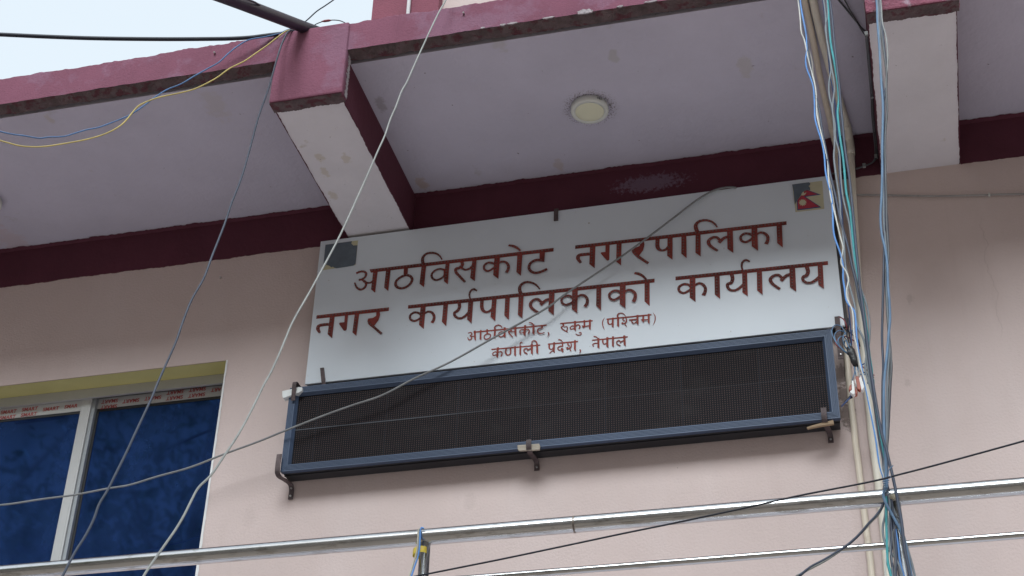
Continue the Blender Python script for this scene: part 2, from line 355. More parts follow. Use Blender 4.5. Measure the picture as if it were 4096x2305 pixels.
# room behind the blue glass
m = MB(); m.quad((-6, .9, 3), (-2, .9, 3), (-2, .9, 6), (-6, .9, 6)); m.quad((-6, .23, 5.9), (-2, .23, 5.9), (-2, .9, 5.9), (-6, .9, 5.9)); m.quad((-2, .23, 3), (-2, .9, 3), (-2, .9, 6), (-2, .23, 6)); m.quad((-6, .23, 3), (-6, .9, 3), (-6, .9, 6), (-6, .23, 6))
m.build('room', mat('dim_room_wall', (.35, .36, .4), .9), bld)
# balcony floor below the frame, carrying the railing
MB().box(XL, XR, -1.42, 0, 2.62, 2.80).build('balcony_slab', M_beam, bld)

# window with sliding sashes
M_alu = mat('anodised_aluminium', (.46, .46, .46), .45, metal=.35, var=.06, scale=3, stretch=(1, 1, .15), dirt=(.36, .33, .28), dscale=12, dthr=.68, damt=.4)
M_alu2 = mat('shaded_aluminium_channel', (.33, .35, .37), .5, metal=.4, var=.06)  # darker copy of the aluminium: shade of the recessed channels put into its colour
M_gask = mat('black_gasket', (.02, .02, .022), .6)
M_film = mat('protective_film', (.43, .43, .43), .35, var=.08, scale=8, bump=.25, bscale=25)
win = MB()
win.box(WX0 + .004, WX1 - .004, .105, .1175, 5.247, 5.297); win.box(WX0 + .004, WX0 + .04, .105, .2, WZ0, 5.247); win.box(WX1 - .03, WX1 - .004, .105, .2, WZ0, 5.247); win.box(WX0 + .04, WX1 - .03, .105, .2, WZ0, WZ0 + .04)
win = win.build('window', M_alu, bld)
MB().box(WX0 + .04, WX1 - .03, .1178, .2, 5.284, 5.2965).build('channel', M_alu2, win)
# left sash in front, right sash behind
s = MB(); s.box(-3.652, -3.602, .118, .143, WZ0 + .04, 5.262); s.box(-3.6425, -3.6385, .1165, .119, WZ0 + .04, 5.262); s.box(-3.6165, -3.6125, .1165, .119, WZ0 + .04, 5.262)
s.build('sash_stile', M_alu, win, bevel=.0015)
MB().box(-3.6015, -3.585, .130, .150, WZ0 + .04, 5.262).build('sash_channel', M_alu2, win)
MB().box(WX0 + .041, -3.653, .122, .140, 5.190, 5.262).build('sash_rail', M_film, win)
MB().box(-3.5845, WX1 - .031, .150, .168, 5.208, 5.262).build('sash_rail', M_film, win)
MB().box(WX0 + .041, -3.653, .126, .138, 5.178, 5.190).build('gasket', M_gask, win)
MB().box(-3.5845, WX1 - .031, .154, .166, 5.194, 5.208).build('gasket', M_gask, win)
MB().box(-3.5845, -3.574, .152, .166, WZ0 + .04, 5.194).build('gasket', M_gask, win)
def glass(name):
    m = D.materials.new(name); m.use_nodes = True; t = m.node_tree; t.nodes.clear(); L = t.links.new
    o = t.nodes.new('ShaderNodeOutputMaterial'); g = t.nodes.new('ShaderNodeBsdfGlossy'); g.inputs['Roughness'].default_value = .03; g.inputs['Color'].default_value = (.055, .17, .60, 1)
    tr = t.nodes.new('ShaderNodeBsdfTransparent'); tr.inputs['Color'].default_value = (.03, .075, .27, 1)
    df = t.nodes.new('ShaderNodeBsdfDiffuse'); df.inputs['Color'].default_value = (.028, .066, .21, 1)
    mx = t.nodes.new('ShaderNodeMixShader'); mx.inputs[0].default_value = .50; L(tr.outputs[0], mx.inputs[1]); L(g.outputs[0], mx.inputs[2])
    # dust streaks and smears on the pane
    v = math_(t, 'MULTIPLY', smooth_(t, noise_(t, 5, 7, (1, 1, .6)), .10, .95), .62)
    m2 = t.nodes.new('ShaderNodeMixShader'); L(v, m2.inputs[0]); L(mx.outputs[0], m2.inputs[1]); L(df.outputs[0], m2.inputs[2]); L(m2.outputs[0], o.inputs[0])
    bp = t.nodes.new('ShaderNodeBump'); bp.inputs['Strength'].default_value = .05; bp.inputs['Distance'].default_value = .01; L(noise_(t, 2.0, 1), bp.inputs['Height']); L(bp.outputs[0], g.inputs['Normal'])
    return m
M_glass = glass('blue_reflective_glass')
MB().box(WX0 + .041, -3.653, .129, .134, WZ0 + .04, 5.178).build('pane', M_glass, win)
MB().box(-3.574, WX1 - .031, .157, .162, WZ0 + .04, 5.194).build('pane', M_glass, win)
# red words printed on the film
M_red = mat('red_print', (.33, .05, .05), .5, var=.15)
def words(txt, pts, Y, size, flip, par, slope=0.0):
    for px in pts:
        out = MB()
        cu = D.curves.new('t', 'FONT'); cu.body = txt if len(px) < 3 else px[2]; cu.size = size; cu.align_x = 'CENTER'; cu.align_y = 'CENTER'; cu.space_character = 1.05; cu.shear = .06; cu.offset = .0009
        ob = D.objects.new('t', cu); COL.objects.link(ob); dg = bpy.context.evaluated_depsgraph_get(); me = D.meshes.new_from_object(ob.evaluated_get(dg))
        c = onY(zp('W', px[0], px[1]), Y); sg = -1 if flip else 1
        mt = Matrix.Translation(c) @ Matrix(((sg, 0, 0, 0), (0, 0, 0, 0), (0, sg, 0, 0), (0, 0, 0, 1)))
        base = len(out.bm.verts); vs = [out.bm.verts.new(mt @ v.co) for v in me.vertices]
        for p in me.polygons: out.bm.faces.new([vs[i] for i in p.vertices])
        D.objects.remove(ob); D.curves.remove(cu); D.meshes.remove(me)
        out.build('printed_word', M_red, par)
words('SMART', [(92, 673), (82, 732), (322, 643), (312, 702), (551, 641), (768, 613, 'SMAR')], .1212, .0262, False, win)
words('SMART', [(1192, 555), (1182, 614), (1422, 550), (1660, 520), (1902, 457), (1895, 517), (2143, 427), (2135, 488), (2345, 430, 'ART'), (1025, 570, 'S'), (1015, 632, 'S')], .1492, .0265, True, win)
# curtain inside the left half
s = MB(); prev = None
for x in xgrid(-4.6, -3.86, 60):
    y = .5 + .03 * math.sin(38 * x); cur = (s.bm.verts.new((x, y, 3.6)), s.bm.verts.new((x + .25 * 0, y, 5.05)))
    if prev: s.bm.faces.new((prev[0], prev[1], cur[1], cur[0]))
    prev = cur
tag(s.build('curtain', mat('grey_curtain', (.45, .45, .45), .9)), 'dim grey curtain hanging behind the left blue window pane', 'curtain')

# white conduit on the upper pillar
a = onY((1633, 60), -.07); tag(MB().tube([(a.x, -.075, 6.2), (a.x, -.075, 9.5)], .010, 10).build('conduit', mat('white_pvc', (.72, .73, .74), .4)), 'thin white conduit running up the maroon pillar above the eave', 'pipe')

# ------------------------------------------------------------------ ceiling lamps
M_lampb = mat('lamp_white_enamel', (.66, .67, .63), .45, var=.03, dirt=(.08, .06, .05), dscale=110, dthr=.66)
M_diff = mat('cream_diffuser', (.74, .73, .55), .35, var=.03, scale=6)
def lamp(c, label):
    t = thing('ceiling_lamp', (c.x, c.y, ZS), label, 'lamp', 'round lamps under the eave')
    MB().lathe((c.x, c.y, 0), [(.072, ZS - .0005), (.074, ZS - .004), (.083, ZS - .005), (.0835, ZS - .028), (.080, ZS - .034), (.064, ZS - .034), (.0635, ZS - .031)], 56).build('housing', M_lampb, t)
    MB().lathe((c.x, c.y, 0), [(.0632, ZS - .030), (.0632, ZS - .0335), (.058, ZS - .0345), (.03, ZS - .0352)], 48).build('diffuser', M_diff, t)
    cl = MB()
    for k in range(3): cl.box(c.x + .050 + .006 * k, c.x + .052 + .006 * k, c.y - .071 + .004 * k, c.y - .064 + .004 * k, ZS - .022, ZS - .012)
    cl.build('vent_slot', M_gask, t)
lamp(lampc, 'round white ceiling lamp with cream diffuser, surrounded by insect specks')
lamp(onZ((-66, 818), ZS - .034), 'round ceiling lamp cut off by the left edge, above the window')

# ------------------------------------------------------------------ sign board
YS = -.060
sgn = thing('sign_board', (-1.26, YS, 5.09), 'large white board with red Devanagari lettering and torn stickers', 'sign')
M_board = mat('white_sign_sheet', (.60, .65, .71), .38, var=.025, scale=1.2, spec=.4, dirt=(.42, .42, .40), dscale=45, dthr=.70, damt=.6)
add_layer(M_board, specks(30, .74, .6), (.25, .2, .17))
SX0, SX1, SZ0, SZ1 = -2.445, -.0775, 5.088, 5.868
MB().box(SX0, SX1, YS, YS + .012, SZ0, SZ1).build('panel', M_board, sgn, bevel=.002)
MB().box(SX0 + .004, SX1 + .014, YS + .0125, -.006, SZ0 + .003, SZ1 - .004).build('backing_frame', mat('dark_steel', (.035, .03, .032), .6, metal=.3, var=.2), sgn)
M_letter = mat('red_vinyl', (.19, .038, .032), .6, var=.5, scale=5.0, spec=.2, stretch=(1, 1, 1.6))
M_letter2 = mat('red_vinyl_small', (.27, .055, .042), .6, var=.25, scale=9, spec=.2)
M_bulb = mat('dusty_bulb', (.10, .062, .055), .3, var=.3, scale=80, spec=.6)
def sp(z, x, y): return onY(zp(z, x, y), YS)
bulbpts = []
class Word:
    def __init__(s, small=False): s.m = MB(); s.k = 0; s.small = small; s.bul = []
    def lev(s): s.k = (s.k + 1) % 24; return YS - .0012 - .00022 * s.k
    def poly(s, z, *pts):
        y = s.lev(); P = [sp(z, *q) for q in pts]; s.m.poly([(p.x, y, p.z) for p in P]); return s
    def bar(s, z0, t0, b0, z1, t1, b1):
        P = [sp(z0, *t0), sp(z1, *t1), sp(z1, *b1), sp(z0, *b0)]; y = s.lev(); s.m.poly([(p.x, y, p.z) for p in P])
        A, B = (P[0] + P[3]) / 2, (P[1] + P[2]) / 2; s.line([A.lerp(B, .012), A.lerp(B, .988)]); return s
    def stem(s, z, tl, tr, br, bl):
        P = [sp(z, *q) for q in (tl, tr, br, bl)]; up = (P[0] - P[3]).normalized() * .010; y = s.lev()
        Q = [P[0] + up, P[1] + up, P[2], P[3]]; s.m.poly([(p.x, y, p.z) for p in Q])
        s.line([(P[0] * .58 + P[1] * .42), (P[3] * .6 + P[2] * .4) + Vector((0, 0, .010))], False); return s
    def line(s, P, first=True):
        if s.small: return
        acc = 0 if first else -.002; step = .0152
        for a, b in zip(P, P[1:]):
            L = (b - a).length; 
            while acc <= L:
                if acc >= 0 and L > 0: s.bul.append(a.lerp(b, acc / L))
                acc += step
            acc -= L
    def stroke(s, z, pts, wd, closed=False):
        """brush stroke: pts are (x,y), wd one width or one per point, in zone pixels"""
        if not isinstance(wd, (list, tuple)): wd = [wd] * len(pts)
        k = ZONES[z][2] / 1030.0   # zone pixels -> metres on the board
        P = [sp(z, *q) for q in pts]; wd = list(wd)
        if closed: P = P + [P[0]]; wd = wd + [wd[0]]
        W = [Vector((w_, 0, 0)) for w_ in wd]
        if z == 'E': W = [q * 1.14 for q in W]
        S = spline(P, 7); T = [W[i // 7].lerp(W[min(i // 7 + 1, len(W) - 1)], (i % 7) / 7) for i in range(len(S))]; y = s.lev(); prev = None; n = len(S)
        for i in range(n):
            a = S[(i - 1) % (n - 1)] if closed else S[max(i - 1, 0)]; b = S[(i + 1) % (n - 1)] if closed else S[min(i + 1, n - 1)]
            t = (b - a); t = Vector((t.x, 0, t.z)).normalized(); nn = Vector((-t.z, 0, t.x)) * (T[i].x * k / 2)
            cur = [s.m.bm.verts.new((q.x, y, q.z)) for q in (S[i] + nn, S[i] - nn)]
            if prev: s.m.bm.faces.new((prev[0], prev[1], cur[1], cur[0]))
            prev = cur
        s.line(S, False); return s
    def done(s):
        # keep bulbs from piling up where strokes cross
        o = s.m.build('lettering', M_letter2 if s.small else M_letter, sgn); keep = []
        for b in s.bul:
            if all((b - c).length > .0095 for c in keep): keep.append(b)
        for b in keep: bulbpts.append((b, o))
        return o
def ka(w_, z, st, loop, lw, right, rw):
    w_.stem(z, *st); w_.stroke(z, loop, lw); w_.stroke(z, right, rw)
# --- first line
w1 = Word(); w1.bar('A', (897, 415), (915, 457), 'B', (1337, 299), (1335, 345))
w1.stroke('A', [(726, 466), (770, 447), (822, 442), (852, 465), (846, 505), (812, 537), (758, 552)], [40, 38, 36, 38, 36, 34, 40])
w1.stroke('A', [(800, 548), (842, 575), (852, 615), (830, 655), (785, 675), (735, 650), (705, 585)], [30, 36, 38, 38, 40, 34, 22])
w1.stroke('A', [(820, 568), (880, 590), (930, 578), (955, 530)], [36, 30, 34, 30]); w1.stem('A', (945, 450), (1003, 448), (970, 718), (918, 672))
w1.stem('A', (1110, 435), (1170, 430), (1140, 697), (1087, 650))
w1.poly('A', (1340, 408), (1395, 403), (1390, 495), (1338, 480)); w1.stroke('A', [(1370, 488), (1295, 520), (1242, 570), (1236, 620), (1265, 650), (1320, 660), (1385, 635), (1432, 590), (1447, 540), (1420, 502)], 42, True)
w1.stem('A', (1570, 380), (1628, 372), (1600, 647), (1543, 603)); w1.stroke('A', [(1592, 352), (1582, 300), (1592, 255), (1635, 215), (1692, 204), (1752, 212), (1802, 243), (1834, 292)], [50, 48, 46, 40, 38, 34, 28, 18])
w1.stem('A', (1880, 345), (1930, 338), (1908, 612), (1857, 570)); w1.stroke('A', [(1868, 425), (1810, 412), (1745, 432), (1702, 478), (1706, 525), (1752, 555), (1810, 540), (1862, 500)], 34, True)
w1.stroke('B', [(155, 478), (162, 525), (120, 562), (80, 572), (78, 610), (130, 672), (197, 742)], [50, 50, 50, 46, 44, 42, 36]); w1.stroke('B', [(150, 560), (200, 585), (252, 570), (292, 535)], [34, 34, 36, 36]); w1.stem('B', (292, 462), (345, 456), (322, 733), (263, 687))
ka(w1, 'B', ((577, 425), (648, 415), (627, 704), (560, 653)), [(590, 520), (545, 498), (490, 496), (446, 532), (448, 580), (490, 602), (540, 582), (590, 540)], 36, [(615, 515), (665, 484), (718, 487), (755, 530), (752, 582), (728, 626)], [32, 34, 38, 42, 46, 50])
w1.stem('B', (872, 398), (938, 388), (918, 666), (860, 615)); w1.stroke('B', [(758, 272), (818, 282), (868, 306), (912, 342)], [34, 44, 40, 28])
w1.poly('B', (1158, 365), (1228, 357), (1220, 488), (1158, 475)); w1.stroke('B', [(1215, 462), (1105, 466), (1040, 505), (1022, 565), (1055, 612), (1112, 628), (1180, 612), (1256, 578)], [46, 46, 44, 44, 42, 42, 44, 46]); w1.done()
w2 = Word(); w2.bar('C', (187, 482), (183, 532), 'D', (1617, 130), (1620, 183))
def na(w_, z, arm, aw, st): w_.stroke(z, arm, aw); w_.stem(z, *st)
na(w2, 'C', [(435, 604), (330, 612), (240, 628), (225, 668), (268, 735)], [60, 62, 64, 66, 40], ((400, 500), (478, 490), (468, 814), (390, 752)))
w2.poly('C', (625, 480), (685, 474), (680, 690), (660, 705), (638, 695), (555, 600), (562, 583), (624, 576)); w2.stem('C', (785, 460), (858, 452), (850, 773), (780, 718))
w2.stroke('C', [(1020, 535), (1040, 582), (1090, 635), (1165, 690), (1246, 742)], [52, 54, 50, 48, 44]); w2.poly('C', (1128, 415), (1180, 412), (1190, 470), (1172, 555), (1115, 628), (1040, 590), (1000, 545), (1012, 525), (1075, 510), (1122, 490))
w2.stroke('C', [(1380, 395), (1380, 500), (1402, 542), (1446, 557), (1500, 542), (1542, 500)], [70, 70, 52, 40, 46, 54]); w2.stem('C', (1525, 375), (1597, 367), (1597, 692), (1520, 635))
w2.stem('C', (1725, 355), (1797, 345), (1802, 670), (1725, 605))
w2.stem('D', (300, 330), (372, 322), (375, 648), (299, 592)); w2.stroke('D', [(328, 290), (306, 240), (304, 190), (340, 145), (400, 123), (470, 122), (540, 146), (588, 185), (614, 222)], [64, 66, 60, 52, 46, 42, 38, 32, 22])
def la(w_, z, st, diag, dw, arch, aw): w_.stem(z, *st); w_.stroke(z, diag, dw); w_.stroke(z, arch, aw)
la(w2, 'D', ((757, 280), (840, 270), (848, 597), (763, 537)), [(780, 358), (715, 380), (638, 448)], [50, 54, 60], [(655, 412), (605, 370), (545, 375), (492, 418), (492, 462), (535, 510), (622, 566)], [46, 48, 50, 56, 58, 48, 42])
ka(w2, 'D', ((1110, 240), (1195, 230), (1207, 567), (1117, 500)), [(1140, 350), (1080, 320), (1010, 317), (957, 360), (967, 418), (1025, 440), (1090, 412), (1140, 372)], 44, [(1185, 330), (1240, 302), (1298, 312), (1345, 360), (1345, 418), (1322, 470)], [38, 42, 46, 52, 56, 62])
w2.stem('D', (1475, 200), (1553, 192), (1565, 522), (1485, 455)); w2.done()
# --- second line
w3 = Word(); w3.bar('A', (217, 1007), (210, 1052), 'A', (1150, 903), (1145, 950))
na(w3, 'A', [(410, 1122), (310, 1128), (242, 1145), (232, 1180), (258, 1232)], [48, 52, 56, 58, 34], ((387, 1025), (450, 1015), (415, 1304), (357, 1250)))
w3.poly('A', (580, 1003), (622, 998), (603, 1190), (585, 1210), (563, 1203), (505, 1118), (515, 1102), (573, 1096)); w3.stem('A', (708, 992), (765, 988), (728, 1274), (678, 1228))
w3.stroke('A', [(890, 1072), (902, 1112), (960, 1165), (1055, 1248)], [44, 46, 40, 38]); w3.poly('A', (985, 960), (1030, 955), (1034, 1005), (1012, 1075), (957, 1146), (905, 1120), (870, 1085), (882, 1050), (940, 1042), (985, 1015)); w3.done()
w4 = Word(); w4.bar('A', (1395, 877), (1393, 922), 'C', (1335, 963), (1335, 1018))
ka(w4, 'A', ((1555, 905), (1622, 895), (1597, 1185), (1535, 1130)), [(1570, 1005), (1525, 975), (1470, 972), (1422, 1010), (1427, 1058), (1475, 1080), (1525, 1062), (1570, 1030)], 36, [(1600, 988), (1650, 960), (1700, 970), (1730, 1018), (1726, 1062), (1702, 1105)], [32, 36, 38, 42, 46, 50])
w4.stem('A', (1850, 875), (1910, 868), (1887, 1150), (1830, 1090))
def ya(w_, z, st, path, pw): w_.stem(z, *st); w_.stroke(z, path, pw)
ya(w4, 'B', ((238, 995), (302, 985), (280, 1277), (222, 1222)), [(118, 1000), (125, 1060), (100, 1110), (62, 1135), (62, 1170), (100, 1203), (150, 1205), (210, 1168), (258, 1115)], [52, 50, 50, 44, 42, 38, 40, 46, 46])
w4.stroke('B', [(262, 958), (252, 900), (270, 855), (308, 833), (350, 855)], [22, 28, 32, 34, 22])
w4.stroke('B', [(415, 970), (413, 1060), (430, 1108), (470, 1128), (520, 1110), (562, 1068)], [56, 54, 46, 36, 40, 48]); w4.stem('B', (545, 960), (603, 955), (585, 1247), (525, 1190))
w4.stem('B', (715, 940), (775, 935), (760, 1230), (702, 1170))
w4.stem('B', (887, 920), (952, 915), (935, 1212), (877, 1163)); w4.stroke('B', [(915, 890), (902, 850), (904, 805), (938, 762), (990, 743), (1050, 750), (1110, 777), (1162, 835)], [55, 52, 46, 42, 36, 34, 30, 20])
la(w4, 'B', ((1280, 885), (1350, 880), (1340, 1172), (1270, 1115)), [(1298, 960), (1240, 978), (1168, 1038)], [44, 46, 50], [(1185, 1005), (1132, 965), (1082, 975), (1042, 1018), (1046, 1060), (1082, 1100), (1150, 1142)], [38, 40, 42, 46, 46, 40, 36])
ka(w4, 'B', ((1578, 855), (1650, 850), (1643, 1146), (1573, 1092)), [(1600, 968), (1550, 925), (1500, 922), (1447, 955), (1447, 1010), (1500, 1038), (1560, 1015), (1604, 985)], 36, [(1635, 940), (1690, 912), (1740, 922), (1773, 970), (1768, 1020), (1742, 1064)], [34, 36, 40, 44, 48, 52])
w4.stem('B', (1890, 820), (1952, 815), (1950, 1112), (1887, 1050))
ka(w4, 'C', ((835, 1070), (917, 1062), (916, 1403), (833, 1337)), [(860, 1190), (810, 1150), (750, 1147), (687, 1190), (692, 1253), (750, 1278), (810, 1250), (862, 1212)], 42, [(900, 1165), (960, 1134), (1015, 1147), (1058, 1195), (1054, 1250), (1030, 1308)], [36, 42, 46, 52, 56, 62])
w4.stem('C', (1190, 1035), (1265, 1025), (1265, 1362), (1190, 1293)); w4.stroke('C', [(1044, 882), (1100, 892), (1160, 922), (1215, 975)], [40, 52, 46, 34]); w4.done()
w5 = Word(); w5.bar('D', (8, 935), (8, 988), 'D', (2218, 708), (2220, 763))
ka(w5, 'D', ((212, 970), (297, 960), (299, 1304), (214, 1238)), [(240, 1090), (190, 1050), (120, 1047), (57, 1090), (67, 1148), (130, 1173), (195, 1142), (245, 1110)], 44, [(285, 1065), (345, 1032), (400, 1047), (440, 1100), (436, 1155), (412, 1208)], [38, 44, 48, 52, 56, 64])
w5.stem('D', (573, 935), (649, 926), (656, 1261), (578, 1195))
ya(w5, 'D', ((975, 890), (1047, 885), (1057, 1222), (978, 1165)), [(822, 900), (836, 970), (815, 1025), (766, 1045), (764, 1085), (800, 1128), (870, 1135), (930, 1105), (1000, 1045)], [62, 60, 58, 52, 50, 44, 44, 50, 50])
w5.stroke('D', [(982, 842), (968, 780), (985, 722), (1030, 696), (1086, 718)], [28, 34, 38, 38, 26]); w5.stem('D', (1187, 870), (1262, 862), (1273, 1202), (1192, 1138))
la(w5, 'D', ((1660, 825), (1743, 815), (1760, 1155), (1667, 1090)), [(1680, 900), (1615, 925), (1538, 1000)], [50, 54, 58], [(1555, 958), (1502, 917), (1442, 922), (1388, 965), (1388, 1005), (1432, 1055), (1524, 1118)], [46, 48, 50, 54, 56, 48, 42])
ya(w5, 'D', ((2070, 785), (2143, 778), (2162, 1116), (2080, 1058)), [(1908, 790), (1930, 860), (1910, 918), (1862, 943), (1857, 985), (1900, 1023), (1970, 1025), (2032, 995), (2098, 938)], [64, 60, 58, 52, 50, 44, 44, 50, 50]); w5.done()
# --- small third and fourth lines
v1 = Word(True); v1.bar('E', (270, 308), (271, 323), 'E', (1108, 225), (1108, 241))
v1.stroke('E', [(207, 326), (238, 317), (252, 338), (228, 356)], 13); v1.stroke('E', [(230, 356), (250, 372), (242, 397), (217, 402), (203, 374)], [12, 14, 14, 14, 8]); v1.stroke('E', [(240, 363), (288, 360)], 12); v1.stem('E', (275, 320), (297, 318), (300, 415), (280, 398))
v1.stem('E', (343, 315), (362, 313), (360, 410), (340, 393)); v1.stem('E', (417, 305), (437, 303), (436, 337), (418, 337)); v1.stroke('E', [(430, 335), (402, 350), (393, 378), (412, 397), (440, 390), (465, 365), (460, 340)], 13, True)
v1.stem('E', (507, 295), (527, 292), (522, 395), (500, 375)); v1.stroke('E', [(517, 292), (513, 262), (532, 241), (560, 235), (585, 246), (600, 268)], [18, 16, 15, 14, 12, 8])
v1.stem('E', (615, 285), (640, 283), (638, 384), (615, 365)); v1.stroke('E', [(622, 320), (595, 312), (562, 330), (560, 355), (585, 370), (620, 348)], 13, True)
v1.stem('E', (737, 272), (762, 269), (765, 367), (742, 350)); v1.stroke('E', [(697, 278), (702, 300), (674, 310), (682, 330), (720, 375)], [18, 18, 16, 15, 12]); v1.stroke('E', [(700, 318), (748, 308)], 12)
ka(v1, 'E', ((848, 262), (875, 259), (867, 362), (842, 345)), [(858, 298), (830, 286), (802, 305), (807, 328), (835, 325), (860, 308)], 12, [(864, 297), (893, 285), (911, 305), (898, 337)], [12, 13, 15, 17])
v1.stem('E', (947, 255), (970, 252), (970, 352), (945, 330)); v1.stroke('E', [(907, 208), (940, 218), (968, 242)], [12, 15, 9]); v1.stroke('E', [(1056, 240), (1055, 270), (1016, 283), (1006, 313), (1030, 334), (1086, 326)], [22, 18, 16, 16, 15, 15]); v1.stroke('E', [(1128, 322), (1135, 345), (1117, 371)], [18, 13, 4])
v1.done()
v2 = Word(True); v2.bar('E', (1262, 208), (1262, 223), 'E', (1634, 176), (1634, 191))
v2.stroke('E', [(1294, 218), (1300, 242), (1276, 258), (1292, 282), (1350, 316)], [20, 18, 17, 15, 12]); v2.stroke('E', [(1306, 258), (1338, 252), (1345, 278), (1334, 302)], 13)
ka(v2, 'E', ((1420, 210), (1445, 208), (1443, 307), (1420, 285)), [(1432, 252), (1402, 243), (1378, 262), (1384, 280), (1412, 275), (1434, 258)], 12, [(1440, 247), (1468, 230), (1489, 250), (1478, 278)], [11, 13, 15, 17]); v2.stroke('E', [(1440, 335), (1465, 349), (1500, 342), (1500, 322), (1476, 320)], [8, 11, 12, 12, 8])
v2.stem('E', (1592, 197), (1615, 194), (1612, 292), (1592, 275)); v2.stem('E', (1530, 202), (1550, 200), (1549, 262), (1530, 260)); v2.stroke('E', [(1514, 242), (1538, 266)], 15); v2.stroke('E', [(1515, 251), (1600, 243)], 13)
v2.done()
def disc(w_, z, c, r_): w_.poly(z, *[(c[0] + r_ * math.cos(math.pi * k / 9), c[1] + r_ * math.sin(math.pi * k / 9)) for k in range(18)])
v3 = Word(True); v3.bar('R', (160, 215), (162, 248), 'R', (1250, 103), (1250, 138)); v3.stroke('R', [(116, 192), (72, 265), (64, 345), (80, 420), (115, 495)], [5, 24, 30, 26, 5]); v3.stroke('R', [(1288, 73), (1335, 150), (1340, 225), (1325, 300), (1285, 380)], [5, 26, 30, 24, 5])
v3.stroke('R', [(197, 238), (197, 310), (215, 344), (250, 354), (295, 330)], [42, 42, 36, 28, 36]); v3.stem('R', (290, 242), (335, 239), (333, 443), (286, 408)); v3.stem('R', (418, 229), (466, 224), (464, 432), (416, 388)); v3.stroke('R', [(442, 205), (427, 150), (450, 103), (510, 85), (570, 102), (605, 137), (629, 168)], [48, 44, 36, 30, 26, 20, 8])
v3.stroke('R', [(575, 203), (558, 238), (576, 262), (614, 276)], [30, 36, 32, 24]); v3.stroke('R', [(622, 192), (645, 240), (638, 300), (600, 334), (550, 336)], [24, 32, 38, 38, 36]); disc(v3, 'R', (547, 333), 25); v3.stroke('R', [(592, 340), (652, 411)], 24)
v3.stroke('R', [(706, 256), (892, 236)], 38); v3.stroke('R', [(775, 262), (780, 308), (815, 334), (862, 318), (905, 285)], [32, 34, 30, 32, 40]); v3.stem('R', (888, 184), (940, 179), (938, 385), (890, 345))
v3.stem('R', (1163, 156), (1210, 152), (1208, 357), (1163, 320)); v3.poly('R', (1030, 150), (1075, 147), (1073, 322), (1040, 300), (990, 246), (1030, 240)); v3.stroke('R', [(1035, 258), (1175, 250)], 36); v3.done()
v4 = Word(True); v4.bar('E', (475, 505), (476, 519), 'E', (1034, 455), (1034, 469))
ka(v4, 'E', ((535, 512), (560, 509), (552, 613), (530, 595)), [(548, 552), (518, 539), (490, 558), (496, 578), (522, 575), (550, 558)], 12, [(552, 548), (580, 535), (598, 556), (586, 592)], [11, 13, 15, 17])
v4.stroke('E', [(642, 508), (641, 558), (662, 577), (692, 562), (694, 500)], [18, 18, 14, 16, 20]); v4.stem('E', (735, 500), (757, 498), (757, 592), (735, 575)); v4.stem('E', (797, 492), (817, 490), (815, 588), (795, 565)); v4.stroke('E', [(809, 484), (803, 452), (815, 432), (834, 440)], [8, 10, 13, 8])
la(v4, 'E', ((925, 478), (952, 475), (950, 575), (928, 555)), [(932, 503), (910, 510), (886, 528)], 14, [(895, 520), (878, 502), (852, 514), (850, 538), (888, 567)], 13); v4.stem('E', (988, 472), (1010, 470), (1013, 570), (990, 550)); v4.stroke('E', [(1001, 465), (990, 428), (966, 414), (943, 426), (938, 455)], [16, 14, 13, 13, 12])
v4.done()
v5 = Word(True); v5.bar('Q', (103, 412), (108, 460), 'Q', (1203, 310), (1203, 360)); v5.stroke('Q', [(158, 440), (158, 560), (180, 605), (225, 626), (270, 605), (310, 560)], [66, 64, 54, 38, 44, 54]); v5.stem('Q', (297, 440), (365, 432), (357, 765), (283, 700)); v5.stroke('Q', [(165, 772), (290, 660)], 42)
v5.stroke('Q', [(488, 272), (530, 276), (590, 300), (658, 368)], [56, 54, 48, 20]); v5.poly('Q', (618, 400), (668, 395), (665, 535), (618, 500)); v5.stroke('Q', [(662, 511), (560, 514), (495, 542), (468, 590), (495, 640), (565, 662)], [48, 48, 48, 48, 46, 50]); disc(v5, 'Q', (625, 628), 54); v5.stroke('Q', [(598, 655), (672, 728)], 52)
v5.stroke('Q', [(858, 392), (834, 440), (855, 478), (912, 508)], [42, 52, 46, 34]); v5.stroke('Q', [(930, 385), (962, 440), (952, 530), (905, 580), (830, 592)], [32, 42, 54, 54, 60]); disc(v5, 'Q', (820, 588), 43); v5.stroke('Q', [(890, 588), (956, 697)], 40); v5.stem('Q', (1060, 375), (1130, 370), (1130, 695), (1055, 635)); v5.stroke('E', [(1490, 516), (1496, 537), (1479, 563)], [17, 12, 4]); v5.done()
v6 = Word(True); v6.bar('E', (1625, 400), (1625, 414), 'E', (2035, 360), (2035, 376)); na(v6, 'E', [(1700, 440), (1655, 444), (1636, 456), (1646, 482)], [14, 15, 16, 10], ((1688, 405), (1712, 402), (1712, 507), (1688, 488))); v6.stroke('E', [(1645, 362), (1675, 370), (1702, 396)], [12, 14, 8])
v6.stroke('E', [(1752, 398), (1752, 435), (1770, 452), (1798, 435)], [18, 16, 12, 14]); v6.stem('E', (1790, 396), (1815, 394), (1815, 497), (1790, 478)); v6.stem('E', (1855, 388), (1878, 385), (1878, 492), (1855, 470))
la(v6, 'E', ((1985, 378), (2010, 375), (2015, 480), (1990, 460)), [(1994, 412), (1970, 420), (1946, 438)], 14, [(1955, 430), (1938, 412), (1912, 424), (1912, 448), (1952, 473)], 13); v6.done()
